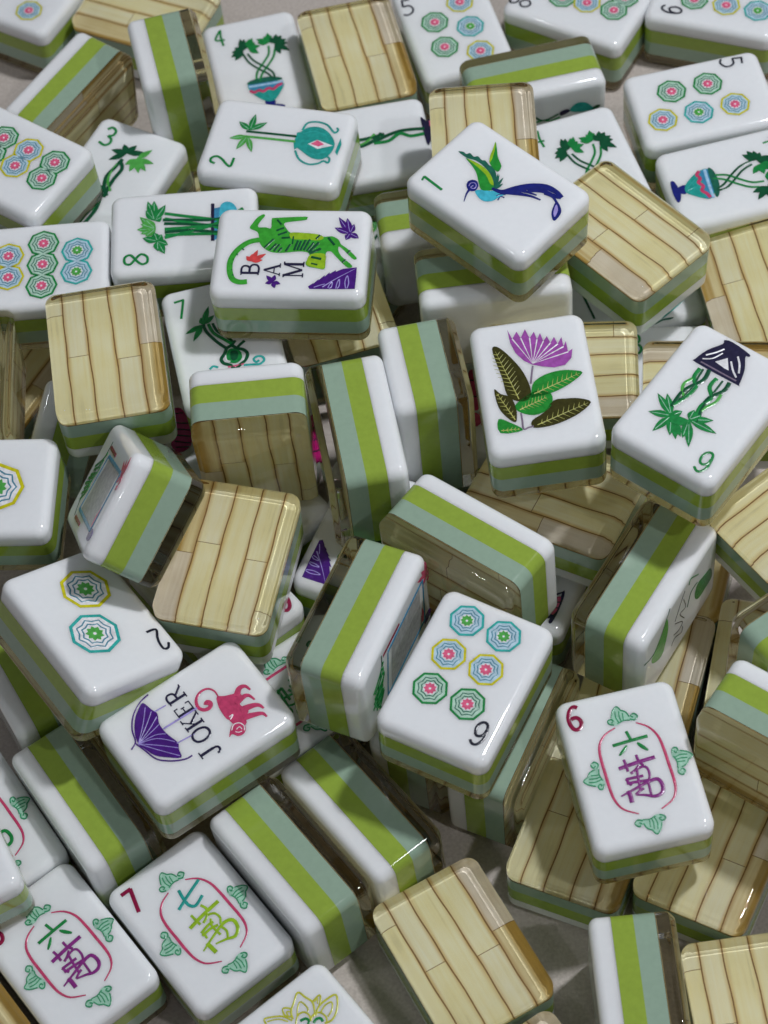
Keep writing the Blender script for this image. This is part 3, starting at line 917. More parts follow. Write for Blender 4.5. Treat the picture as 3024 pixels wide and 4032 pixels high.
   ('p','teal',[(3.09,-3.59),(3.33,-4.23),(-0.75,-4.78),(-1.61,-4.08),(0.07,-3.54)]),
   ('p','teal',[(2.98,-12.85),(1.23,-13.44),(-1.79,-13.19),(-0.87,-12.56)]),
   ('S','teal',0.45,[(3.92,-4.51),(5.95,-5.11),(6.6,-7.05),(6.12,-9.25),(4.69,-10.68),(4.22,-11.39),(4.98,-11.86),(5.6,-11.46)]),
   ('S','teal',0.45,[(-1.84,-4.35),(-3.99,-5.7),(-5.01,-7.76),(-4.56,-9.72),(-3.69,-10.8),(-4.03,-11.78),(-2.85,-11.84),(-2.31,-10.99)]),
   ('S','turq',0.18,[(3.01,-4.78),(3.9,-7.17),(3.14,-9.96)]),
   ('S','turq',0.18,[(-1.92,-5.98),(-2.28,-8.39),(-1.17,-10.72)]),
   ('S','turq',0.18,[(4.32,-5.51),(4.68,-7.77),(4.09,-9.47)]),
   ('p','facewhite',[(0.34,-6.52),(1.73,-8.21),(0.69,-11.7),(-0.69,-8.79)]),
   ('p','pink',[(0.43,-7.09),(1.67,-8.23),(0.75,-9.95),(-0.05,-8.79)]),
  ]),
 ],
 'bam3': [
  ('numeral', [
   ('S','green',0.6,[(-7.57,11.39),(-6.82,12.23),(-5.63,11.67),(-5.58,10.37),(-6.45,9.74),(-5.47,9.29),(-5.17,8.1),(-6.03,7.21),(-7.57,7.61)]),
  ]),
  ('trunk', [
   ('S','dkgreen',0.85,[(-0.29,5.31),(-0.67,2.55),(-1.05,-0.19),(0.02,-3.04),(1.72,-4.87)]),
   ('S','dkgreen',0.85,[(-0.31,4.56),(0.98,2.88),(0.77,-0.16),(0.93,-3.02),(1.28,-5.42)]),
   ('S','ltgreen',0.6,[(-0.58,3.7),(-0.83,1.01),(-0.11,-1.26),(1.76,-3.4)]),
  ]),
  ('palm_leaves', [
   ('L','dkgreen',1.5,(-0.27,7.11),[(-3.93,6.68),(-3.04,3.96),(-2.11,9.09),(0.66,9.89),(3.67,8.77)]),
   ('L','ltgreen',1.4,(2.54,6.5),[(4.44,10.1),(6.63,6.83),(6.1,4.31),(4.89,3.25),(2.83,2.85),(0.98,4.18)]),
  ]),
 ],
 'bam3v': [
  ('trunk', [
   ('S','dkgreen',0.85,[(-0.61,-2.88),(0.68,-5.74),(1.4,-8.79),(1.28,-11.69),(0.93,-14.03)]),
   ('S','green',0.85,[(-0.78,-2.86),(-0.8,-6.04),(0.72,-8.68),(-0.48,-10.87),(-0.43,-13.8)]),
  ]),
  ('vase', [
   ('P','ink',[(4.35,-13.81),(3.06,-14.79),(2.87,-15.64),(-2.11,-14.97),(-3.83,-14.07),(-1.85,-13.82),(1.35,-13.7)]),
   ('p','pink',[(2.91,-15.43),(2.84,-15.74),(1.28,-15.58),(1.35,-15.3)]),
  ]),
 ],
 'bam7': [
  ('numeral', [
   ('s','green',0.5,[(-8.16,11.58),(-6.08,11.78)]),
   ('s','green',0.5,[(-6.23,11.76),(-7.44,7.19)]),
  ]),
  ('trunk', [
   ('S','dkgreen',0.65,[(-3.42,4.45),(-3.16,2.47),(-1.61,-0.51),(-0.05,-2.7)]),
   ('S','green',0.65,[(-2.46,4.31),(-1.9,1.93),(-0.31,-0.12),(1.1,-1.8)]),
   ('S','dkgreen',0.55,[(-1.61,4.22),(-1.12,2.17),(0.48,0.11),(1.62,-1.65)]),
   ('S','dkgreen',0.6,[(3.69,-1.8),(2.41,-2.67),(1.78,-3.41)]),
   ('S','dkgreen',0.5,[(1.94,-1.27),(1.02,-2.25)]),
  ]),
  ('knot', [
   ('S','dkgreen',0.7,[(-0.02,-2.56),(-0.77,-3.89),(-1.57,-4.9),(-1.29,-6.06),(-0.1,-6.88),(0.66,-8.04),(1.78,-7.29),(2.9,-6.54),(3.64,-5.22),(3.15,-3.98),(1.84,-3.12),(1.02,-2.25),(-0.02,-2.56)]),
   ('P','green',[(0.38,-2.99),(1.81,-3.26),(2.54,-4.57),(2.26,-6.04),(0.91,-6.72),(-0.4,-5.86),(-0.47,-4.29)]),
   ('S','facewhite',0.25,[(-0.59,-4.26),(-0.58,-5.5),(0.06,-6.0)]),
   ('S','facewhite',0.25,[(2.95,-5.01),(2.72,-6.18),(1.92,-6.56)]),
   ('P','dkgreen',[(0.51,-3.65),(1.72,-3.71),(1.85,-4.99),(1.05,-5.99),(0.29,-5.45)]),
  ]),
  ('palm_leaves', [
   ('L','green',1.2,(-3.54,4.48),[(-7.32,3.16),(-6.13,0.91),(-3.62,6.35),(-1.6,8.74),(-0.92,6.17)],'dkgreen'),
  ]),
  ('scroll', [
   ('S','turq',0.5,[(2.44,-7.64),(3.86,-7.91),(5.5,-8.25),(6.48,-7.62),(6.31,-6.64),(5.39,-6.3),(4.57,-6.74),(4.89,-7.61),(5.56,-7.34)]),
   ('S','turq',0.5,[(-4.18,-6.74),(-3.4,-6.2),(-2.53,-6.77)]),
   ('S','pink',0.4,[(-0.65,-7.18),(0.8,-7.31),(2.51,-7.29)]),
  ]),
 ],
 'bam8': [
  ('numeral', [
   ('S','green',0.55,[(-6.74,9.87),(-5.59,10.89),(-6.21,11.97),(-7.64,11.91),(-8.0,10.87),(-6.83,9.87),(-5.58,8.71),(-6.34,7.48),(-7.77,7.47),(-8.13,8.58),(-6.83,9.87)]),
  ]),
  ('stalk', [
   ('S','green',0.75,[(4.65,3.89),(3.61,0.02),(2.63,-3.93),(1.79,-7.44),(0.51,-12.14)]),
   ('S','green',0.75,[(3.25,3.89),(1.32,-2.45),(-0.31,-7.41),(-2.05,-11.96)]),
   ('S','dkgreen',0.75,[(2.96,4.26),(2.54,0.03),(2.08,-6.19),(3.11,-12.06)]),
   ('S','dkgreen',0.75,[(1.97,4.02),(1.16,-2.45),(-0.78,-12.11)]),
   ('S','green',0.75,[(0.5,3.89),(0.51,-2.45),(0.98,-7.42),(1.81,-12.04)]),
   ('S','dkgreen',0.75,[(-0.3,3.89),(-0.46,-2.44),(-2.69,-11.95)]),
   ('S','green',0.75,[(-1.75,3.89),(-0.85,0.05),(0.78,-6.18),(4.41,-12.09)]),
   ('S','green',0.75,[(-1.12,3.77),(-1.3,-1.19),(-1.91,-7.38),(-3.33,-11.94)]),
  ]),
  ('palm_leaves', [
   ('L','green',1.7,(2.97,5.96),[(8.28,7.4),(8.27,6.07),(6.92,3.71),(5.82,7.77),(3.73,4.46),(6.31,6.77)],'ornpale'),
   ('L','ltgreen',1.7,(0.69,5.76),[(4.19,9.01),(0.9,9.54),(-0.3,8.74),(3.49,7.88),(2.28,8.75),(-1.05,7.74)],'ornpale'),
   ('L','green',1.7,(-2.56,5.38),[(-1.47,8.36),(-0.89,4.51),(-3.67,3.23),(-5.96,3.9),(-0.25,6.05),(-5.13,5.26)],'ornpale'),
  ]),
  ('vase', [
   ('s','ink',0.7,[(6.27,-5.91),(-3.52,-5.79)]),
   ('p','blue',[(5.0,-6.22),(5.21,-7.4),(2.31,-7.11),(-3.12,-6.61),(-3.39,-6.07)]),
   ('P','sky',[(5.21,-7.4),(6.29,-8.04),(6.51,-9.05),(5.92,-10.04),(4.71,-10.71),(3.73,-10.75),(3.39,-9.24),(2.24,-7.73),(2.29,-7.23)]),
  ]),
 ],
 'dragon': [
  ('frame', [
   ('s','blue',0.5,[(5.55,3.96),(-5.99,6.11)]),
   ('s','blue',0.75,[(-5.99,6.11),(-6.02,-11.26)]),
   ('s','blue',0.5,[(-6.02,-11.26),(5.86,-12.13)]),
   ('s','blue',0.75,[(5.86,-12.13),(5.55,3.96)]),
   ('p','greyp',[(5.22,2.33),(-5.52,4.29),(-5.5,-9.76),(5.37,-10.41)]),
  ]),
  ('tab', [
   ('s','maroon',0.8,[(6.96,5.86),(6.85,-1.38)]),
  ]),
  ('tab', [
   ('s','maroon',0.8,[(-7.69,6.45),(-7.61,-0.64)]),
  ]),
  ('frond', [
   ('S','dkgreen',0.35,[(7.98,6.46),(4.36,7.08),(-0.48,9.97),(-4.08,9.82),(-7.67,7.58)]),
   ('S','green',0.7,[(1.85,11.12),(3.61,8.07),(5.62,6.11)]),
   ('S','green',0.7,[(1.2,10.57),(2.83,7.01),(4.23,6.56)]),
   ('S','green',0.7,[(0.05,11.04),(1.3,6.94),(2.7,6.49)]),
   ('S','green',0.7,[(-0.86,11.53),(0.41,7.42),(1.43,7.46)]),
   ('S','green',0.7,[(-2.02,12.0),(-0.74,7.88),(0.54,7.94)]),
   ('S','green',0.7,[(-2.79,10.92),(-1.64,8.36),(-0.49,7.9)]),
   ('S','green',0.7,[(-3.83,10.87),(-2.67,8.32),(-1.39,7.34)]),
   ('S','green',0.7,[(-4.86,9.78),(-3.44,8.29),(-2.16,7.31)]),
  ]),
  ('flower', [
   ('L','rose',1.2,(5.36,-13.94),[(9.56,-13.84),(8.57,-11.91),(7.89,-10.06),(4.06,-11.65)]),
   ('L','rose',1.0,(4.01,-14.47),[(2.92,-14.05),(5.83,-14.85)]),
  ]),
  ('flower', [
   ('L','pink',1.0,(-5.39,-10.66),[(-1.27,-10.71),(-2.43,-9.57),(-3.3,-9.14)]),
   ('P','violet',[(-5.63,-10.67),(-5.25,-13.02),(-6.22,-14.01),(-7.51,-13.36),(-7.48,-11.23),(-6.57,-10.91)]),
  ]),
 ],
 'lotus': [
  ('lotus', [
   ('S','gold',0.32,[(-0.05,8.73),(-0.81,10.37),(-1.98,11.31),(-3.56,12.13),(-3.89,11.21)]),
   ('S','gold',0.25,[(-3.5,11.43),(-1.76,10.54),(-0.72,9.07)]),
   ('S','gold',0.32,[(0.47,9.22),(-0.46,10.3),(0.01,11.51),(0.85,10.94),(1.09,10.21)]),
   ('S','gold',0.25,[(-0.05,9.95),(0.19,10.62),(0.93,9.99)]),
   ('S','gold',0.36,[(0.2,8.87),(0.77,10.13),(2.26,11.2),(3.82,12.17),(4.28,10.65),(4.69,9.13),(3.92,7.45),(3.24,6.86)]),
   ('S','gold',0.29,[(1.18,8.91),(2.21,10.07),(3.19,10.47),(3.38,8.78),(2.97,8.25)]),
   ('S','gold',0.32,[(4.69,9.13),(6.46,9.32),(5.59,8.07),(4.11,7.28)]),
   ('S','gold',0.25,[(5.01,8.86),(5.78,9.08),(5.2,8.26)]),
   ('S','gold',0.36,[(3.7,6.75),(4.99,7.7),(6.49,7.89),(8.65,7.51),(7.33,5.41),(5.49,4.36),(3.96,4.65)]),
   ('S','gold',0.29,[(4.55,6.62),(5.94,7.18),(7.25,6.95),(6.51,5.82),(5.12,5.26)]),
   ('S','gold',0.32,[(0.08,7.83),(1.26,8.84),(2.45,8.64),(2.81,7.52),(2.41,6.55)]),
   ('S','gold',0.32,[(2.41,6.55),(3.36,7.19),(4.53,6.77),(4.87,5.47),(4.35,4.46)]),
  ]),
  ('scroll', [
   ('S','green',0.5,[(0.97,7.77),(1.98,7.5),(2.13,6.64),(1.61,6.5)]),
   ('S','green',0.5,[(2.56,5.98),(3.3,6.23),(3.97,5.88),(3.92,5.12)]),
  ]),
 ],
 'pinky': [
  ('plume', [
   ('P','hotpink',[(1.1,15.76),(1.68,14.33),(0.23,12.63),(-2.78,10.61),(-6.54,9.26),(-8.88,11.01),(-7.49,13.36),(-4.99,13.41),(-1.2,14.7)]),
   ('s','black',0.3,[(0.1,15.28),(0.67,13.45)]),
   ('s','black',0.35,[(-2.08,14.4),(-1.59,11.6)]),
   ('s','black',0.35,[(-3.54,13.9),(-3.12,10.69)]),
   ('s','black',0.35,[(-4.99,13.41),(-4.54,10.07)]),
   ('s','black',0.35,[(-6.45,12.91),(-6.13,9.48)]),
   ('s','black',0.35,[(-7.84,12.17),(-7.06,9.49)]),
  ]),
  ('beak', [
   ('P','ink',[(-9.3,9.09),(-9.91,7.69),(-11.17,6.46),(-11.62,7.11),(-10.62,8.11)]),
  ]),
 ],
 'eye': [
  ('eye', [
   ('P','pink',[(-3.54,8.98),(-3.62,10.85),(-5.7,12.11),(-8.0,11.33),(-7.85,10.14),(-4.65,8.93)]),
   ('P','black',[(-3.26,8.36),(-5.69,8.28),(-7.36,9.48),(-6.92,10.78),(-5.51,11.27),(-3.95,10.33)]),
   ('P','facewhite',[(-3.89,8.92),(-6.03,9.03),(-6.83,9.97),(-6.05,10.78),(-4.57,10.26)]),
   ('P','ink',[(-3.69,8.89),(-5.1,8.65),(-5.69,9.56),(-4.6,10.08)]),
   ('P','black',[(-8.07,8.08),(-8.85,8.55),(-9.19,9.56),(-8.95,11.32),(-7.98,9.74),(-7.22,9.57)]),
  ]),
 ],
 'vine': [
  ('vase', [
   ('P','teal',[(3.24,-6.49),(4.75,-7.31),(5.31,-8.69),(4.61,-10.38),(3.06,-11.67),(2.15,-12.11),(2.09,-10.99),(2.18,-8.74)]),
   ('P','dkgreen',[(2.32,-11.54),(3.24,-12.36),(3.1,-13.49),(2.29,-12.94)]),
   ('P','ink',[(3.52,-4.25),(4.0,-5.92),(3.05,-6.49),(2.26,-4.54)]),
  ]),
  ('stem', [
   ('S','dkgreen',0.5,[(3.43,1.29),(2.03,-0.1),(2.11,-1.78),(3.02,-3.98)]),
   ('S','green',0.5,[(1.86,1.3),(1.86,-0.66),(1.36,-2.34),(1.95,-4.3)]),
  ]),
 ],
 'scribble': [
  ('leaf', [
   ('P','ltgreen',[(8.24,6.01),(4.39,5.17),(0.82,5.67),(-2.78,7.37),(-0.49,10.74),(1.93,11.42),(3.51,9.85),(5.81,7.62)]),
   ('S','dkgreen',0.2,[(9.99,4.8),(8.39,5.88),(2.95,10.06),(4.11,14.33)]),
  ]),
  ('scroll', [
   ('S','black',0.2,[(7.8,-1.04),(5.85,0.25),(3.98,1.32),(2.11,2.39)]),
   ('S','black',0.18,[(5.28,-0.75),(1.3,-1.77),(1.89,0.45),(-2.25,-1.55)]),
   ('S','black',0.18,[(1.16,2.33),(-2.53,-0.83),(-3.57,0.55),(-2.38,2.58)]),
   ('S','black',0.18,[(-4.48,-0.98),(-6.13,-0.6),(-4.13,1.98),(-5.17,3.37)]),
  ]),
  ('tree', [
   ('P','green',[(0.54,-11.9),(-3.42,-12.78),(-3.87,-10.32),(-3.52,-7.31),(-0.67,-5.59),(2.58,-6.3),(1.78,-9.31)]),
   ('S','green',0.3,[(5.84,-6.51),(8.71,-3.37),(7.51,-2.74)]),
   ('S','dkgreen',0.3,[(3.53,-6.22),(3.55,-3.78),(0.14,-2.59)]),
  ]),
 ],
 'hat': [
  ('vase', [
   ('P','ink',[(-0.68,-12.04),(-1.61,-12.56),(-4.76,-12.69),(-8.11,-12.39),(-7.98,-11.66),(-4.63,-11.95)]),
   ('P','pink',[(-2.92,-11.15),(-2.19,-12.08),(-5.27,-12.36),(-6.7,-11.7),(-6.17,-10.98)]),
   ('s','ink',0.3,[(-3.57,-11.56),(-3.24,-12.47)]),
   ('s','ink',0.3,[(-4.85,-11.35),(-4.64,-12.47)]),
   ('s','ink',0.35,[(-2.33,-10.58),(-0.96,-12.14)]),
   ('P','ink',[(-7.65,-10.17),(-6.4,-10.9),(-6.54,-12.15),(-7.34,-11.59)]),
  ]),
 ],
 'birdtail': [
  ('tail', [
   ('P','teal',[(-9.65,-4.9),(-7.57,-7.96),(-5.78,-11.48),(-6.63,-10.4),(-8.87,-6.74)]),
   ('P','tealdk',[(-10.7,-3.1),(-9.8,-4.85),(-9.99,-7.31),(-10.33,-6.54),(-10.18,-5.0)]),
   ('S','dkgreen',0.5,[(1.1,8.87),(-2.05,8.61),(-5.59,8.34)]),
  ]),
 ],
 'pinkbig': [
  ('plume', [
   ('P','hotpink',[(4.68,-10.98),(5.78,-13.03),(4.52,-15.79),(0.49,-17.27),(-4.35,-17.69),(-5.49,-15.43),(-2.38,-12.89)]),
   ('s','black',0.35,[(2.33,-11.71),(3.35,-16.15)]),
   ('s','black',0.35,[(-0.29,-12.51),(0.76,-17.06)]),
   ('s','black',0.35,[(-2.84,-13.56),(-1.94,-17.48)]),
  ]),
 ],
 'pinkgap': [
  ('plume', [
   ('P','rose',[(-0.79,6.97),(1.12,5.76),(1.28,2.24),(0.56,-2.69),(-1.23,-3.08),(-2.06,1.42)]),
   ('P','rose',[(-1.81,-3.94),(0.14,-4.5),(0.15,-6.98),(-2.12,-7.31)]),
   ('s','black',0.3,[(-1.28,4.48),(1.19,3.84)]),
   ('s','black',0.3,[(-1.65,0.42),(0.92,-0.23)]),
  ]),
 ],
 'ornaments': [
  ('ornament', [
   ('P','ornpale',[(-1.62,9.49),(-1.03,10.9),(-0.08,11.52),(0.46,10.64),(1.14,10.1),(1.52,9.2),(2.52,9.59),(3.1,8.87),(2.57,8.15),(1.5,8.29),(0.21,8.44),(-0.57,8.0),(-1.67,8.03),(-2.45,8.62),(-2.24,9.23)]),
   ('S','orngreen',0.28,[(-1.43,8.12),(-2.18,8.48),(-2.23,9.1),(-1.62,9.25),(-1.3,8.75),(-1.74,8.61)]),
   ('S','orngreen',0.28,[(1.58,8.59),(2.38,8.24),(3.02,8.82),(2.49,9.49),(1.92,9.17),(2.25,8.77)]),
   ('S','orngreen',0.25,[(-1.52,9.61),(-0.92,10.87),(-0.09,11.48),(0.45,10.6)]),
   ('S','orngreen',0.25,[(0.45,10.6),(1.21,10.09),(1.6,9.08)]),
   ('S','orngreen',0.22,[(-0.54,10.65),(-0.74,9.47),(-0.46,8.42)]),
   ('S','orngreen',0.22,[(0.09,10.49),(-0.08,9.43),(0.02,8.54)]),
   ('S','orngreen',0.2,[(0.62,9.99),(0.51,9.15),(0.46,8.55)]),
   ('S','orngreen',0.22,[(-0.73,8.24),(0.46,8.55),(1.52,8.36)]),
  ]),
  ('ornament', [
   ('P','ornpale',[(8.35,0.73),(9.75,0.14),(10.38,-0.81),(9.5,-1.35),(8.96,-2.03),(8.05,-2.41),(8.44,-3.4),(7.73,-3.99),(7.0,-3.46),(7.15,-2.39),(7.3,-1.1),(6.86,-0.32),(6.89,0.78),(7.48,1.56),(8.09,1.36)]),
   ('S','orngreen',0.28,[(6.98,0.54),(7.33,1.29),(7.96,1.34),(8.1,0.73),(7.61,0.42),(7.47,0.85)]),
   ('S','orngreen',0.28,[(7.45,-2.47),(7.1,-3.27),(7.68,-3.91),(8.35,-3.38),(8.03,-2.8),(7.62,-3.14)]),
   ('S','orngreen',0.25,[(8.47,0.63),(9.73,0.04),(10.33,-0.79),(9.46,-1.34)]),
   ('S','orngreen',0.25,[(9.46,-1.34),(8.95,-2.09),(7.93,-2.49)]),
   ('S','orngreen',0.22,[(9.51,-0.35),(8.32,-0.15),(7.27,-0.43)]),
   ('S','orngreen',0.22,[(9.35,-0.98),(8.28,-0.81),(7.4,-0.9)]),
   ('S','orngreen',0.2,[(8.85,-1.51),(8.01,-1.4),(7.41,-1.35)]),
   ('S','orngreen',0.22,[(7.1,-0.16),(7.41,-1.35),(7.22,-2.41)]),
  ]),
  ('ornament', [
   ('P','ornpale',[(1.99,-11.54),(1.39,-12.94),(0.45,-13.57),(-0.1,-12.69),(-0.78,-12.15),(-1.16,-11.24),(-2.15,-11.63),(-2.74,-10.92),(-2.21,-10.19),(-1.14,-10.34),(0.15,-10.49),(0.94,-10.05),(2.04,-10.08),(2.82,-10.67),(2.61,-11.28)]),
   ('S','orngreen',0.28,[(1.79,-10.17),(2.54,-10.52),(2.6,-11.15),(1.98,-11.29),(1.67,-10.8),(2.11,-10.66)]),
   ('S','orngreen',0.28,[(-1.22,-10.64),(-2.01,-10.29),(-2.65,-10.87),(-2.12,-11.54),(-1.55,-11.22),(-1.88,-10.81)]),
   ('S','orngreen',0.25,[(1.89,-11.66),(1.29,-12.92),(0.46,-13.52),(-0.08,-12.65)]),
   ('S','orngreen',0.25,[(-0.08,-12.65),(-0.84,-12.14),(-1.24,-11.12)]),
   ('S','orngreen',0.22,[(0.9,-12.7),(1.1,-11.51),(0.83,-10.46)]),
   ('S','orngreen',0.22,[(0.28,-12.54),(0.45,-11.47),(0.35,-10.59)]),
   ('S','orngreen',0.2,[(-0.26,-12.04),(-0.15,-11.2),(-0.1,-10.6)]),
   ('S','orngreen',0.22,[(1.1,-10.29),(-0.1,-10.6),(-1.15,-10.41)]),
  ]),
  ('ornament', [
   ('P','ornpale',[(-7.25,-2.59),(-8.65,-1.99),(-9.28,-1.05),(-8.4,-0.5),(-7.86,0.18),(-6.95,0.56),(-7.34,1.55),(-6.63,2.13),(-5.9,1.61),(-6.05,0.54),(-6.2,-0.76),(-5.76,-1.54),(-5.79,-2.64),(-6.38,-3.42),(-6.99,-3.21)]),
   ('S','orngreen',0.28,[(-5.88,-2.39),(-6.23,-3.14),(-6.86,-3.2),(-7.0,-2.58),(-6.51,-2.27),(-6.37,-2.71)]),
   ('S','orngreen',0.28,[(-6.35,0.62),(-6.0,1.41),(-6.58,2.05),(-7.25,1.52),(-6.93,0.95),(-6.52,1.28)]),
   ('S','orngreen',0.25,[(-7.37,-2.49),(-8.63,-1.89),(-9.23,-1.06),(-8.36,-0.52)]),
   ('S','orngreen',0.25,[(-8.36,-0.52),(-7.85,0.24),(-6.83,0.63)]),
   ('S','orngreen',0.22,[(-8.41,-1.5),(-7.23,-1.7),(-6.17,-1.43)]),
   ('S','orngreen',0.22,[(-8.25,-0.88),(-7.18,-1.05),(-6.3,-0.95)]),
   ('S','orngreen',0.2,[(-7.75,-0.34),(-6.91,-0.46),(-6.31,-0.5)]),
   ('S','orngreen',0.22,[(-6.0,-1.7),(-6.31,-0.5),(-6.12,0.55)]),
  ]),
 ],
 'six': [
  ('character', [
   ('S','green',0.55,[(0.34,6.43),(0.49,5.73),(0.72,4.7)]),
   ('S','green',0.6,[(-2.66,4.28),(0.49,4.51),(3.74,4.68)]),
   ('S','green',0.6,[(-0.26,3.78),(-1.03,2.95),(-2.0,2.18)],2),
   ('S','green',0.7,[(1.64,3.86),(2.28,2.98),(3.16,1.98)],2),
  ]),
  ('character', [
   ('S','purple',0.7,[(-2.75,-0.23),(0.43,0.18),(3.91,0.47)]),
   ('S','purple',0.5,[(-1.48,1.26),(-1.34,0.14),(-1.34,-1.1)]),
   ('S','purple',0.5,[(0.86,1.64),(0.96,0.53),(1.54,-0.58)]),
   ('S','purple',0.5,[(0.82,-0.4),(-0.04,-1.14),(-0.99,-1.58)]),
   ('S','purple',0.45,[(-0.8,-1.55),(1.04,-0.81),(2.01,-1.12),(2.18,-2.41),(1.87,-3.41)]),
   ('S','purple',0.5,[(-2.03,-2.44),(-0.5,-2.46),(1.03,-2.48)]),
   ('S','purple',0.5,[(-2.13,-3.25),(-0.3,-3.34),(1.84,-3.52)]),
   ('S','purple',0.5,[(-2.01,-2.37),(-1.77,-3.1),(-1.4,-3.78)]),
   ('S','purple',0.45,[(0.27,-1.22),(0.05,-2.84),(-0.14,-5.16)]),
   ('S','purple',0.7,[(-3.68,-5.35),(-1.31,-4.64),(1.54,-3.8),(3.32,-3.69),(3.78,-5.19),(3.28,-6.37),(1.96,-6.68),(0.48,-6.1),(-1.15,-5.67)],2),
   ('S','purple',0.45,[(-1.14,-5.63),(-0.35,-5.16),(0.51,-4.8)]),
   ('S','purple',0.8,[(-2.22,-4.65),(-2.11,-5.62),(-2.13,-6.91)]),
   ('S','purple',0.45,[(1.55,-3.92),(1.51,-5.1),(1.44,-6.26)]),
  ]),
 ],
 'greenchar': [
  ('character', [
   ('S','green',0.55,[(0.34,6.43),(0.49,5.73),(0.72,4.7)]),
   ('S','green',0.6,[(-2.66,4.28),(0.49,4.51),(3.74,4.68)]),
   ('S','green',0.6,[(-0.26,3.78),(-1.03,2.95),(-2.0,2.18)],2),
   ('S','green',0.7,[(1.64,3.86),(2.28,2.98),(3.16,1.98)],2),
  ]),
  ('character', [
   ('S','green',0.7,[(-2.75,-0.23),(0.43,0.18),(3.91,0.47)]),
   ('S','green',0.5,[(-1.48,1.26),(-1.34,0.14),(-1.34,-1.1)]),
   ('S','green',0.5,[(0.86,1.64),(0.96,0.53),(1.54,-0.58)]),
   ('S','green',0.5,[(0.82,-0.4),(-0.04,-1.14),(-0.99,-1.58)]),
   ('S','green',0.45,[(-0.8,-1.55),(1.04,-0.81),(2.01,-1.12),(2.18,-2.41),(1.87,-3.41)]),
   ('S','green',0.5,[(-2.03,-2.44),(-0.5,-2.46),(1.03,-2.48)]),
   ('S','green',0.5,[(-2.13,-3.25),(-0.3,-3.34),(1.84,-3.52)]),
   ('S','green',0.5,[(-2.01,-2.37),(-1.77,-3.1),(-1.4,-3.78)]),
   ('S','green',0.45,[(0.27,-1.22),(0.05,-2.84),(-0.14,-5.16)]),
   ('S','green',0.7,[(-3.68,-5.35),(-1.31,-4.64),(1.54,-3.8),(3.32,-3.69),(3.78,-5.19),(3.28,-6.37),(1.96,-6.68),(0.48,-6.1),(-1.15,-5.67)],2),
   ('S','green',0.45,[(-1.14,-5.63),(-0.35,-5.16),(0.51,-4.8)]),
   ('S','green',0.8,[(-2.22,-4.65),(-2.11,-5.62),(-2.13,-6.91)]),
   ('S','green',0.45,[(1.55,-3.92),(1.51,-5.1),(1.44,-6.26)]),
  ]),
 ],
}
DOTS = {'dot6': [(4.4, -9.8, 'T'), (-2.8, -9.7, 'T'), (4.4, -2.4, 'Y'), (-2.8, -2.4, 'Y'), (4.4, 5.05, 'G'), (-2.8, 5.05, 'G')], 'dot5': [(-3.5, -5.7, 'G'), (-3.5, 2.3, 'G'), (3.8, -9.6, 'Y'), (3.8, -1.7, 'T'), (3.7, 6.3, 'Y')], 'dot7': [(2.7, 5.5, 'Y'), (-2.7, 5.4, 'Y'), (5.2, -1.6, 'G'), (-0.1, -1.5, 'G'), (-5.5, -1.4, 'G'), (2.7, -8.5, 'T'), (-2.7, -8.4, 'T')], 'dotL': [(3.7, 3.8, 'G'), (-1.0, 3.4, 'G'), (3.6, -2.9, 'Y'), (-1.1, -3.0, 'Y'), (3.7, -9.8, 'G'), (-1.0, -10.0, 'G')], 'dot8': [(-1.6, 3.6, 'G'), (-0.8, -2.3, 'Y'), (-0.4, -8.9, 'G'), (4.3, -9.5, 'G'), (4.3, -2.6, 'Y')], 'dotTL': [(3.2, -9.3, 'Y'), (-2.2, -3.0, 'T')], 'dot1': [(-0.3, -4.6, 'y', 10.4)], 'dot2': [(-2.3, -6.3, 'y', 9.6), (2.1, 3.4, 't', 9.6)]}
FACES = {'bird': ['bird'], 'flower': ['flower'], 'bam6': ['bam6'], 'dot6': ['dot6', '*dot6'], 'dot6b': ['dot6', '*dot6'], 'dot2': ['dot2', '*dot2'], 'dot5b': ['dot5', '*dot5'], 'dot5a': ['dot5', '*dot5'], 'dot7': ['*dot7'], 'dotL': ['*dotL'], 'dot8': ['dot8', '*dot8'], 'dotTL': ['*dotTL'], 'dot1': ['*dot1'], 'crak6': ['crak6', 'six', 'ornaments'], 'crak6b': ['crak6', 'six', 'ornaments'], 'crak7': ['seven', 'crak6:1', 'crakseven', 'ornaments'], 'crakL': ['crak6:1', 'greenchar', 'ornaments'], 'crakN': ['crak6', 'greenchar', 'ornaments'], 'crakU': ['crak6', 'greenchar', 'ornaments'], 'tiger': ['tiger'], 'bamU': ['tiger'], 'joker': ['joker'], 'bam4a': ['bam4', 'bam4v'], 'bam4b': ['bam4', 'bam4v'], 'bam4c': ['bam4', 'bam4v'], 'bam2': ['bam2'], 'bam3a': ['bam3', 'bam3v'], 'bam3b': ['bam3', 'bam3v'], 'bam7': ['bam7'], 'bam8': ['bam8'], 'dragonA': ['dragon'], 'dragonB': ['dragon'], 'lotus': ['lotus'], 'pinkA': ['pinky', 'pinkbig'], 'pinkC': ['pinkgap'], 'eye': ['eye'], 'side8': ['vine'], 'sideH': ['scribble'], 'palmU': ['hat'], 'bird2': ['birdtail'], 'bam5x': ['bam2'], 'bamW': ['bam3']}

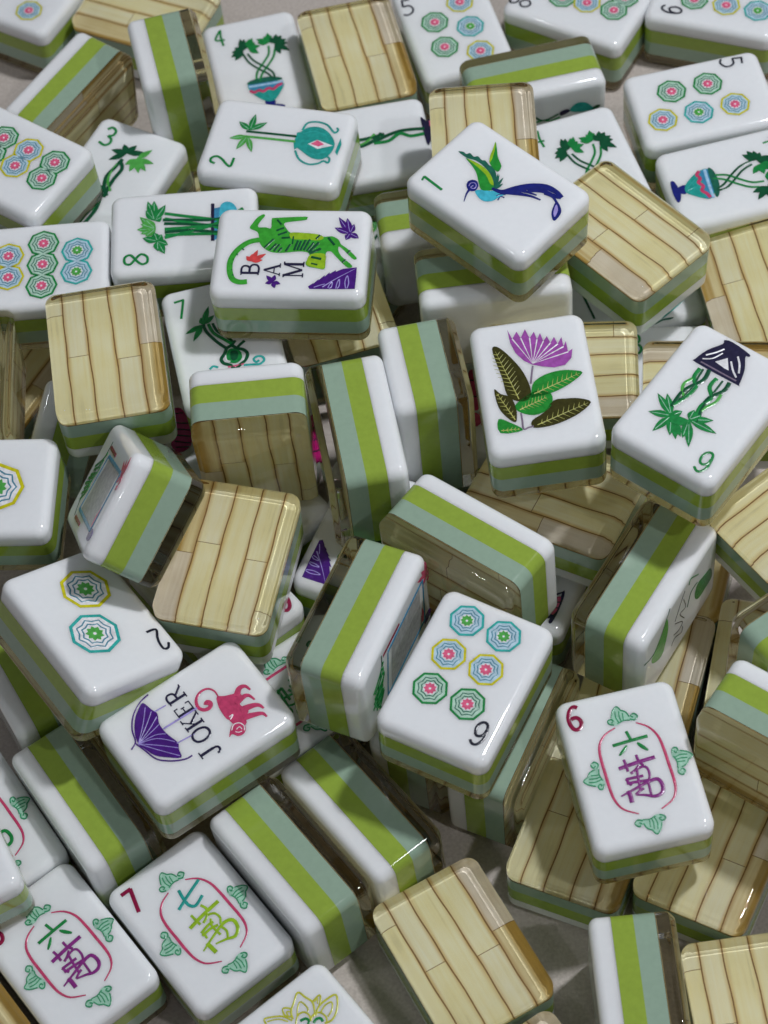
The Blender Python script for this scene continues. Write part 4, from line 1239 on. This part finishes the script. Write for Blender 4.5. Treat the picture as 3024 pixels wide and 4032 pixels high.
# ------------------------------------------------------------------ tiles
POSES = {
    'bird': ((30.006, 29.883, 53.863), (0.93772, 0.02384, 0.00511, 0.34652)),
    'flower': ((31.092, -12.305, 47.155), (0.99996, 0.00132, -0.00767, -0.00466)),
    'bam6': ((58.953, -26.263, 53.766), (0.37179, 0.0117, -0.00308, 0.92824)),
    'dot6': ((9.853, -64.718, 36.763), (0.28828, 0.0163, -0.00622, 0.95739)),
    'crak6': ((36.925, -81.282, 26.507), (0.99895, 0.01612, -0.00503, 0.04253)),
    'tiger': ((-10.69, 25.647, 48.639), (0.77269, 0.01092, -0.01073, 0.6346)),
    'dot2': ((-57.053, -43.085, 36.351), (0.26205, -0.19456, -0.03348, -0.94465)),
    'joker': ((-38.627, -61.728, 28.458), (0.50849, 0.00893, 0.00304, 0.86102)),
    'crak7': ((-42.949, -90.427, 8.1), (0.96253, 0.0068, -0.00608, 0.27102)),
    'bambooA': ((-48.27, 12.866, 44.005), (-0.01108, -0.01904, 0.99974, 0.00579)),
    'sideA': ((31.857, -118.004, 10.794), (0.70578, -0.01796, -0.70798, -0.0179)),
    'sideB': ((-25.4, -83.048, 11.305), (0.67564, 0.18641, -0.68533, 0.19771)),
    'sideC': ((-11.595, -75.217, 11.295), (0.67578, 0.18294, -0.68483, 0.20215)),
    'bambooB': ((2.761, -102.717, 7.753), (-0.00184, 0.1898, -0.98182, -0.00118)),
    'dotTL': ((-63.406, 152.623, 7.938), (0.95347, -0.00212, 0.00921, -0.30134)),
    'bambooTop': ((-38.738, 140.274, 7.884), (-0.0054, 0.86493, 0.50185, -0.00468)),
    'sideTL': ((-56.804, 106.091, 17.542), (0.23117, -0.63353, 0.23586, 0.69969)),
    'bam4a': ((-13.992, 113.221, 10.534), (0.99856, 0.02075, 0.00308, 0.04932)),
    'bambooT2': ((8.129, 105.542, 19.365), (-0.01627, -0.05308, 0.99841, -0.00976)),
    'bambooM': ((30.674, 54.931, 40.307), (0.00142, -0.04415, -0.99891, -0.01512)),
    'bam4b': ((52.446, 61.318, 20.151), (0.99619, -0.00209, -8e-05, 0.08713)),
    'bam3a': ((-47.543, 75.067, 21.973), (0.9571, 0.00748, 0.00063, -0.28966)),
    'bam2': ((-11.188, 65.248, 36.165), (0.81549, 0.00046, 0.0065, 0.57873)),
    'bam3b': ((6.043, 75.08, 21.625), (0.69301, 0.00621, -0.00363, 0.72089)),
    'dotL': ((-66.967, 71.925, 36.13), (0.90699, 0.00777, -0.0074, 0.42102)),
    'side8': ((45.643, 92.976, 14.56), (0.4765, 0.53202, -0.46659, 0.52172)),
    'dot8': ((61.203, 122.457, 7.645), (0.88952, 0.00073, 0.00037, 0.45689)),
    'dot6b': ((92.497, 117.035, 7.748), (0.84406, 0.00212, -0.00184, 0.53625)),
    'dot5b': ((80.103, 76.087, 19.413), (0.73468, 0.00759, -0.00116, -0.67837)),
    'bam4c': ((82.889, 52.263, 20.745), (0.74106, 0.01208, -0.00713, -0.67129)),
    'bambooR': ((54.735, 32.349, 34.746), (-0.00636, 0.95096, 0.30875, -0.01735)),
    'bambooRR': ((82.335, 26.431, 18.689), (-0.00177, 0.99683, 0.02359, 0.07597)),
    'bam8': ((-32.147, 46.721, 34.532), (0.72955, 0.00759, 0.00841, 0.68384)),
    'dot7': ((-62.732, 44.397, 33.333), (0.72958, 0.0126, -0.00638, 0.68375)),
    'sideM': ((21.938, 49.776, 23.205), (0.48941, 0.51111, -0.50396, 0.49525)),
    'sideN': ((27.655, 24.254, 33.592), (0.50419, 0.49622, -0.50751, 0.49194)),
    'bam7': ((-26.06, 19.412, 32.5), (0.9986, -0.00266, -0.00678, 0.0524)),
    'bambooUT': ((-4.845, 33.329, 25.853), (0.00284, 0.9971, 0.07601, 0.00302)),
    'standA': ((-22.382, -5.273, 39.43), (0.73029, -0.68268, 0.02224, -0.01138)),
    'sideD': ((-3.011, -8.98, 35.979), (-0.00396, 0.71098, 0.03961, 0.70209)),
    'standB': ((11.512, 2.733, 30.285), (0.52575, 0.50481, -0.48878, -0.47943)),
    'bambooF': ((38.045, 4.55, 28.93), (-0.00528, 0.75697, 0.65335, 0.00971)),
    'bambooG': ((67.845, -3.639, 26.668), (0.00301, 0.6406, -0.76786, -0.00192)),
    'bird2': ((56.606, 36.735, 7.62), (0.66202, -0.0, -1e-05, 0.74949)),
    'dot1': ((-75.594, -9.049, 35.811), (0.75766, 0.02409, -0.03151, 0.65144)),
    'dragonA': ((-45.299, -20.694, 45.987), (0.8469, -0.27228, -0.38715, 0.24235)),
    'bambooH': ((-29.9, -30.587, 34.297), (0.00014, 0.98621, -0.1641, -0.02125)),
    'sideE': ((-61.588, -65.244, 11.283), (0.68062, 0.16135, -0.69139, 0.18085)),
    'sideF': ((-72.475, -35.422, 10.777), (0.69202, 0.14464, -0.69224, 0.14484)),
    'dragonB': ((-7.477, -49.979, 36.23), (0.19737, 0.68023, -0.16456, 0.68648)),
    'sideG': ((14.051, -37.754, 36.053), (0.25646, -0.65599, -0.29644, -0.64501)),
    'bambooI': ((32.85, -21.347, 26.273), (0.02119, 0.88166, 0.47142, 0.00075)),
    'sideH': ((45.164, -46.28, 28.882), (0.23956, 0.66717, -0.22347, 0.66899)),
    'bambooJ': ((76.592, -37.865, 33.944), (0.00585, 0.50085, 0.86488, 0.03298)),
    'sideI': ((74.086, -59.544, 32.3), (0.36241, 0.6121, -0.37166, 0.59655)),
    'sideJ': ((64.019, -82.05, 30.691), (0.29747, -0.64197, -0.28858, -0.64506)),
    'bambooK': ((44.169, -53.592, 7.995), (0.00649, 0.20708, 0.97828, -0.00609)),
    'bambooL': ((55.832, -26.711, 7.758), (-0.00092, 0.19916, 0.97996, -0.00452)),
    'bambooM2': ((66.975, -57.026, 7.672), (-0.00017, 0.17103, 0.98526, -0.00165)),
    'bambooN': ((28.524, -81.688, 7.817), (-0.00613, 0.25038, 0.96813, -0.00101)),
    'bambooO': ((50.914, -89.245, 7.642), (0.00055, 0.28394, 0.95884, -0.00043)),
    'sideK': ((17.912, -63.641, 10.889), (0.68419, -0.18964, -0.67871, -0.18784)),
    'sideL': ((5.04, -54.371, 10.971), (0.68194, -0.19007, -0.67798, -0.19794)),
    'crak6b': ((-67.486, -93.111, 8.037), (0.96169, 0.0068, -0.0019, 0.27406)),
    'crakL': ((-82.178, -65.925, 7.71), (0.97098, 0.00211, -0.00126, 0.23916)),
    'crakLT': ((-86.766, -75.046, 23.497), (0.9832, 0.02767, 0.00029, 0.18045)),
    'lotus': ((-23.58, -119.164, 7.628), (0.96124, -0.00011, 0.00037, 0.27573)),
    'bambooP': ((51.183, -122.549, 7.62), (-1e-05, -0.00242, -1.0, 0.0)),
    'bambooQ': ((-88.479, -102.263, 7.645), (0.00113, -0.27366, 0.96183, 0.00032)),
    'bambooS': ((13.243, -133.445, 7.676), (0.00151, -0.2278, 0.97371, -0.00046)),
    'bamU': ((-3.212, -21.473, 17.819), (0.96701, 0.00139, 0.00896, -0.25457)),
    'crakN': ((-34.138, -29.18, 20.161), (0.28217, -0.01963, 0.00946, -0.95912)),
    'side4': ((-31.505, 96.839, 28.954), (0.52697, 0.5301, -0.47006, -0.46939)),
    'eye': ((-63.888, 79.174, 7.753), (0.46241, 0.00548, 0.00282, -0.88665)),
    'bam5x': ((2.664, 58.532, 7.68), (0.93865, 0.00097, 0.00262, -0.34485)),
    'bambooSm': ((-16.33, 87.012, 7.628), (0.00025, -0.72365, 0.69017, 0.00026)),
    'bambooLL': ((-75.277, 38.937, 8.235), (0.02413, -0.30342, -0.95252, -0.00769)),
    'sideLL': ((-76.65, 20.303, 30.597), (0.73425, -0.01773, -0.67826, -0.02293)),
    'sideW': ((-61.183, 14.223, 19.872), (0.75638, -0.34645, -0.45294, 0.32049)),
    'bamW': ((60.729, 11.248, 8.158), (0.9968, -0.00368, 0.00416, -0.07977)),
    'crakU': ((-20.442, -50.284, 14.1), (0.85778, 0.00603, 0.0036, -0.51397)),
    'palmU': ((21.982, -27.332, 7.751), (0.86382, -0.00322, -0.00195, 0.50378)),
    'pinkA': ((-25.864, 15.281, 7.667), (0.83305, 0.00121, -0.00175, 0.55319)),
    'pinkC': ((21.986, 14.342, 7.917), (0.99969, -0.00993, 0.00023, -0.02272)),
    'whiteU': ((-26.16, -6.619, 17.106), (0.95925, 0.02269, -0.00992, 0.28148)),
    'dot5a': ((31.209, 119.036, 8.224), (0.99681, 0.01495, -0.00407, 0.07827)),
}
LABELS = {
    'bird': 'white tile with green 1 and blue hummingbird, balanced high on the heap',
    'flower': 'white tile with purple flower and olive and green leaves, lying face up',
    'bam6': 'white tile with green 6 and two braided palms hanging from a navy vase',
    'dot6': 'white tile with black 6 and six octagon dots in three rows, mid heap',
    'crak6': 'white tile with maroon 6 lying across two bamboo backs near the table edge',
    'tiger': 'white tile with green tiger, purple leaf and letters BAM, fully in view',
    'dot2': 'tilted white tile with black 2 and two large octagon dots',
    'joker': 'white tile reading JOKER with violet umbrella and red monkey',
    'crak7': 'white tile with maroon 7 and lime character inside a pink oval',
    'bambooA': 'face-down bamboo tile propped up beside the 7 palm tile and tilted dragon tile',
    'sideA': 'tile on its long edge beside the bamboo tile in the bottom right corner',
    'sideB': 'tile on its long edge touching the 7 character tile, clear back beside another edge-on tile',
    'sideC': 'tile on its long edge directly below the standing dragon tile, clear back facing bare table',
    'bambooB': 'face-down bamboo tile with three planks seams, alone on bare table beside the lotus tile',
    'dotTL': 'face-up tile in the top left corner showing one yellow octagon dot',
    'bambooTop': 'face-down bamboo tile at the top edge behind the tile standing on end',
    'sideTL': 'edge-on tile with bamboo back showing, between corner dot tile and the 3 palm tile',
    'bam4a': 'upright white tile with green 4 and crossed palms, near the top edge',
    'bambooT2': 'face-down bamboo tile between the top 4 palm tile and the 5 dot tile',
    'bambooM': "face-down bamboo tile half hidden behind the hummingbird tile's upper corner",
    'bam4b': 'white 4 palm tile half hidden between hummingbird tile and face-down bamboo tile',
    'bam3a': 'white tile with green 3 and one braided palm, numeral fully in view',
    'bam2': 'white tile with green 2, two palms and a round turquoise vase',
    'bam3b': 'white braided palm tile pinned between the 2 palm tile and a bamboo back',
    'dotL': 'white tile at the left edge with green and yellow dots, overlapping the 3 palm tile',
    'side8': 'edge-on tile with clear back uppermost and vine picture, below the 8 dot tile',
    'dot8': 'white tile cut by the top edge with black 8 and green dots',
    'dot6b': 'white tile in the top right corner with black 6 and a row of dots',
    'dot5b': 'white tile with black 5 turned sideways and five dots, above the striped vase tile',
    'bam4c': 'white 4 palm tile at the right edge with striped vase lying sideways',
    'bambooR': 'tilted face-down bamboo tile right beside the hummingbird tile',
    'bambooRR': 'face-down bamboo tile cut by the right edge, above the 6 palm tile',
    'bam8': 'white tile with green 8 and crossed bamboo stalks, tucked behind the tiger tile',
    'dot7': 'white tile at the left edge with seven dots in yellow, green and turquoise',
    'sideM': "edge-on tile with white face toward us, left of and below the hummingbird tile's corner",
    'sideN': 'edge-on tile with blank white face supporting the hummingbird tile',
    'bam7': 'white tile with green 7 and knotted palm, under the tiger tile',
    'bambooUT': 'face-down bamboo tile showing only one corner under the tiger tile',
    'standA': 'tile standing on its short end with bamboo back toward us, below the 7 palm tile',
    'sideD': 'edge-on tile leaning beside the upright bamboo tile, mint stripe left of lime',
    'standB': 'tile standing on its short end beside the purple flower tile, clear back toward the flower',
    'bambooF': 'face-down bamboo tile with horizontal seams peeking out right behind the purple flower tile',
    'bambooG': 'face-down bamboo tile with horizontal seams behind the 6 palm tile',
    'bird2': 'white tile with teal feather tip under the tilted bamboo tile beside the hummingbird',
    'dot1': 'white tile at the left edge with a single large yellow octagon dot',
    'dragonA': 'steeply tilted white tile with empty blue picture frame, leaning on a bamboo back',
    'bambooH': 'face-down bamboo tile between the tilted frame tile and the JOKER tile',
    'sideE': 'edge-on tile left of the JOKER tile, under the corner of the 2 dot tile',
    'sideF': 'edge-on tile at the left edge, mostly under the tilted 2 dot tile',
    'dragonB': 'edge-on tile with blue frame picture, leaning against the six dot tile',
    'sideG': 'edge-on tile with bamboo back toward us, behind the top of the six dot tile',
    'bambooI': "face-down bamboo tile lying under the purple flower tile's front edge",
    'sideH': 'edge-on tile with green leaf and black scroll picture, below the 6 palm tile',
    'bambooJ': 'face-down bamboo tile at the right edge below the 6 palm tile',
    'sideI': 'edge-on tile at the right edge just above the one with bamboo back showing',
    'sideJ': 'edge-on tile at the right edge with bamboo back facing the maroon 6 tile',
    'bambooK': 'face-down bamboo tile between the edge-on leaf tile and the maroon 6 tile on bamboo',
    'bambooL': 'face-down bamboo tile deep in the gap behind the edge-on leaf tile',
    'bambooM2': 'face-down bamboo tile in the gap beside the right-edge tiles, its left plank showing',
    'bambooN': 'face-down bamboo tile under the left corner of the maroon 6 tile',
    'bambooO': 'face-down bamboo tile under the right front corner of the maroon 6 tile',
    'sideK': 'edge-on tile under the six dot tile, its clear back beside a bamboo tile',
    'sideL': "edge-on tile under the six dot tile's left corner, mostly hidden",
    'crak6b': 'white tile with purple character and maroon numeral cut by the left edge',
    'crakL': 'white tile with pink oval at the left edge, beside a lone edge-on tile',
    'crakLT': 'plain white corner of a tile at the left edge, resting on two character tiles',
    'lotus': 'white tile with yellow lotus outline, cut by the bottom edge',
    'bambooP': 'face-down bamboo tile filling the bottom right corner',
    'bambooQ': 'face-down bamboo sliver in the bottom left corner',
    'bambooS': 'small corner of a face-down bamboo tile at the bottom edge',
    'bamU': 'white tile deep in the heap showing a purple leaf corner',
    'crakN': 'white tile corner with red mark peeking out beside the bamboo tile above JOKER',
    'side4': 'tile standing on its short end near the top left, beside the top 4 palm tile',
    'eye': 'white tile mostly hidden between dot tiles and the 8 stalk tile, with eyelash picture',
    'bam5x': 'white tile with green strokes in the gap between tiger tile and edge-on tile',
    'bambooSm': 'sliver of a face-down bamboo tile beside the lower left of the 2 palm tile',
    'bambooLL': 'shadowed face-down bamboo tile under the seven dot tile at the left',
    'sideLL': 'edge-on tile in shadow at the left edge between seven dots and one dot',
    'sideW': 'tilted tile showing white and lime bands under the propped bamboo tile',
    'bamW': 'white tile under two bamboo backs beside the 6 palm tile',
    'crakU': 'white tile with pink oval lines on the table right of the JOKER tile',
    'palmU': 'white tile in a gap above the six dot tile with black and pink striped vase',
    'pinkA': 'white tile with hot pink plume under the upright bamboo tile',
    'pinkC': 'white tile with pink plume in the gap left of the purple flower tile',
    'whiteU': 'plain white tile corner below the upright bamboo tile',
    'dot5a': 'white tile with upright black 5 and five dots at the top edge',
}

def make_tile(key, loc, q, label):
    root = bpy.data.objects.new('mahjong_tile', None)
    root.empty_display_size = 0.005 * K
    root.location = Vector(loc) * MM
    root.rotation_mode = 'QUATERNION'
    root.rotation_quaternion = Quaternion(q)
    root['label'] = label
    root['category'] = 'mahjong tile'
    root['group'] = 'mahjong tiles heaped on the table'
    col.objects.link(root)
    add('white_layer', ME['white_layer'], root)
    add('lime_layer', ME['lime_layer'], root)
    add('mint_layer', ME['mint_layer'], root)
    add('clear_layer', ME['clear_layer'], root, caster=True)
    bs = add('bamboo_sheet', ME['bamboo_sheet'], root, receiver=True)
    for s in STRIPS:
        add('bamboo_strip', s, bs, receiver=True)
    return root

ROOTS = {}
for key, (loc, q) in POSES.items():
    ROOTS[key] = make_tile(key, loc, q, LABELS.get(key, key + ' tile to be described here'))

ART_MESH = {}
for key, arts in FACES.items():
    root = ROOTS[key]
    for a in arts:
        if a[0] == '*':
            for d in DOTS[a[1:]]:
                dm = dot_mesh(d[3] if len(d) > 3 else 6.6, *DOTKIND[d[2]])
                o = add('dot', dm, root)
                o.location = (d[0] * MM, d[1] * MM, 0)
            continue
        name, only = (a.split(':') + [None])[:2]
        for i, (part, prims) in enumerate(ART[name]):
            if only is not None and i != int(only):
                continue
            if (name, i) not in ART_MESH:
                ART_MESH[(name, i)] = draw(prims).mesh(part)
            add(part, ART_MESH[(name, i)], root)
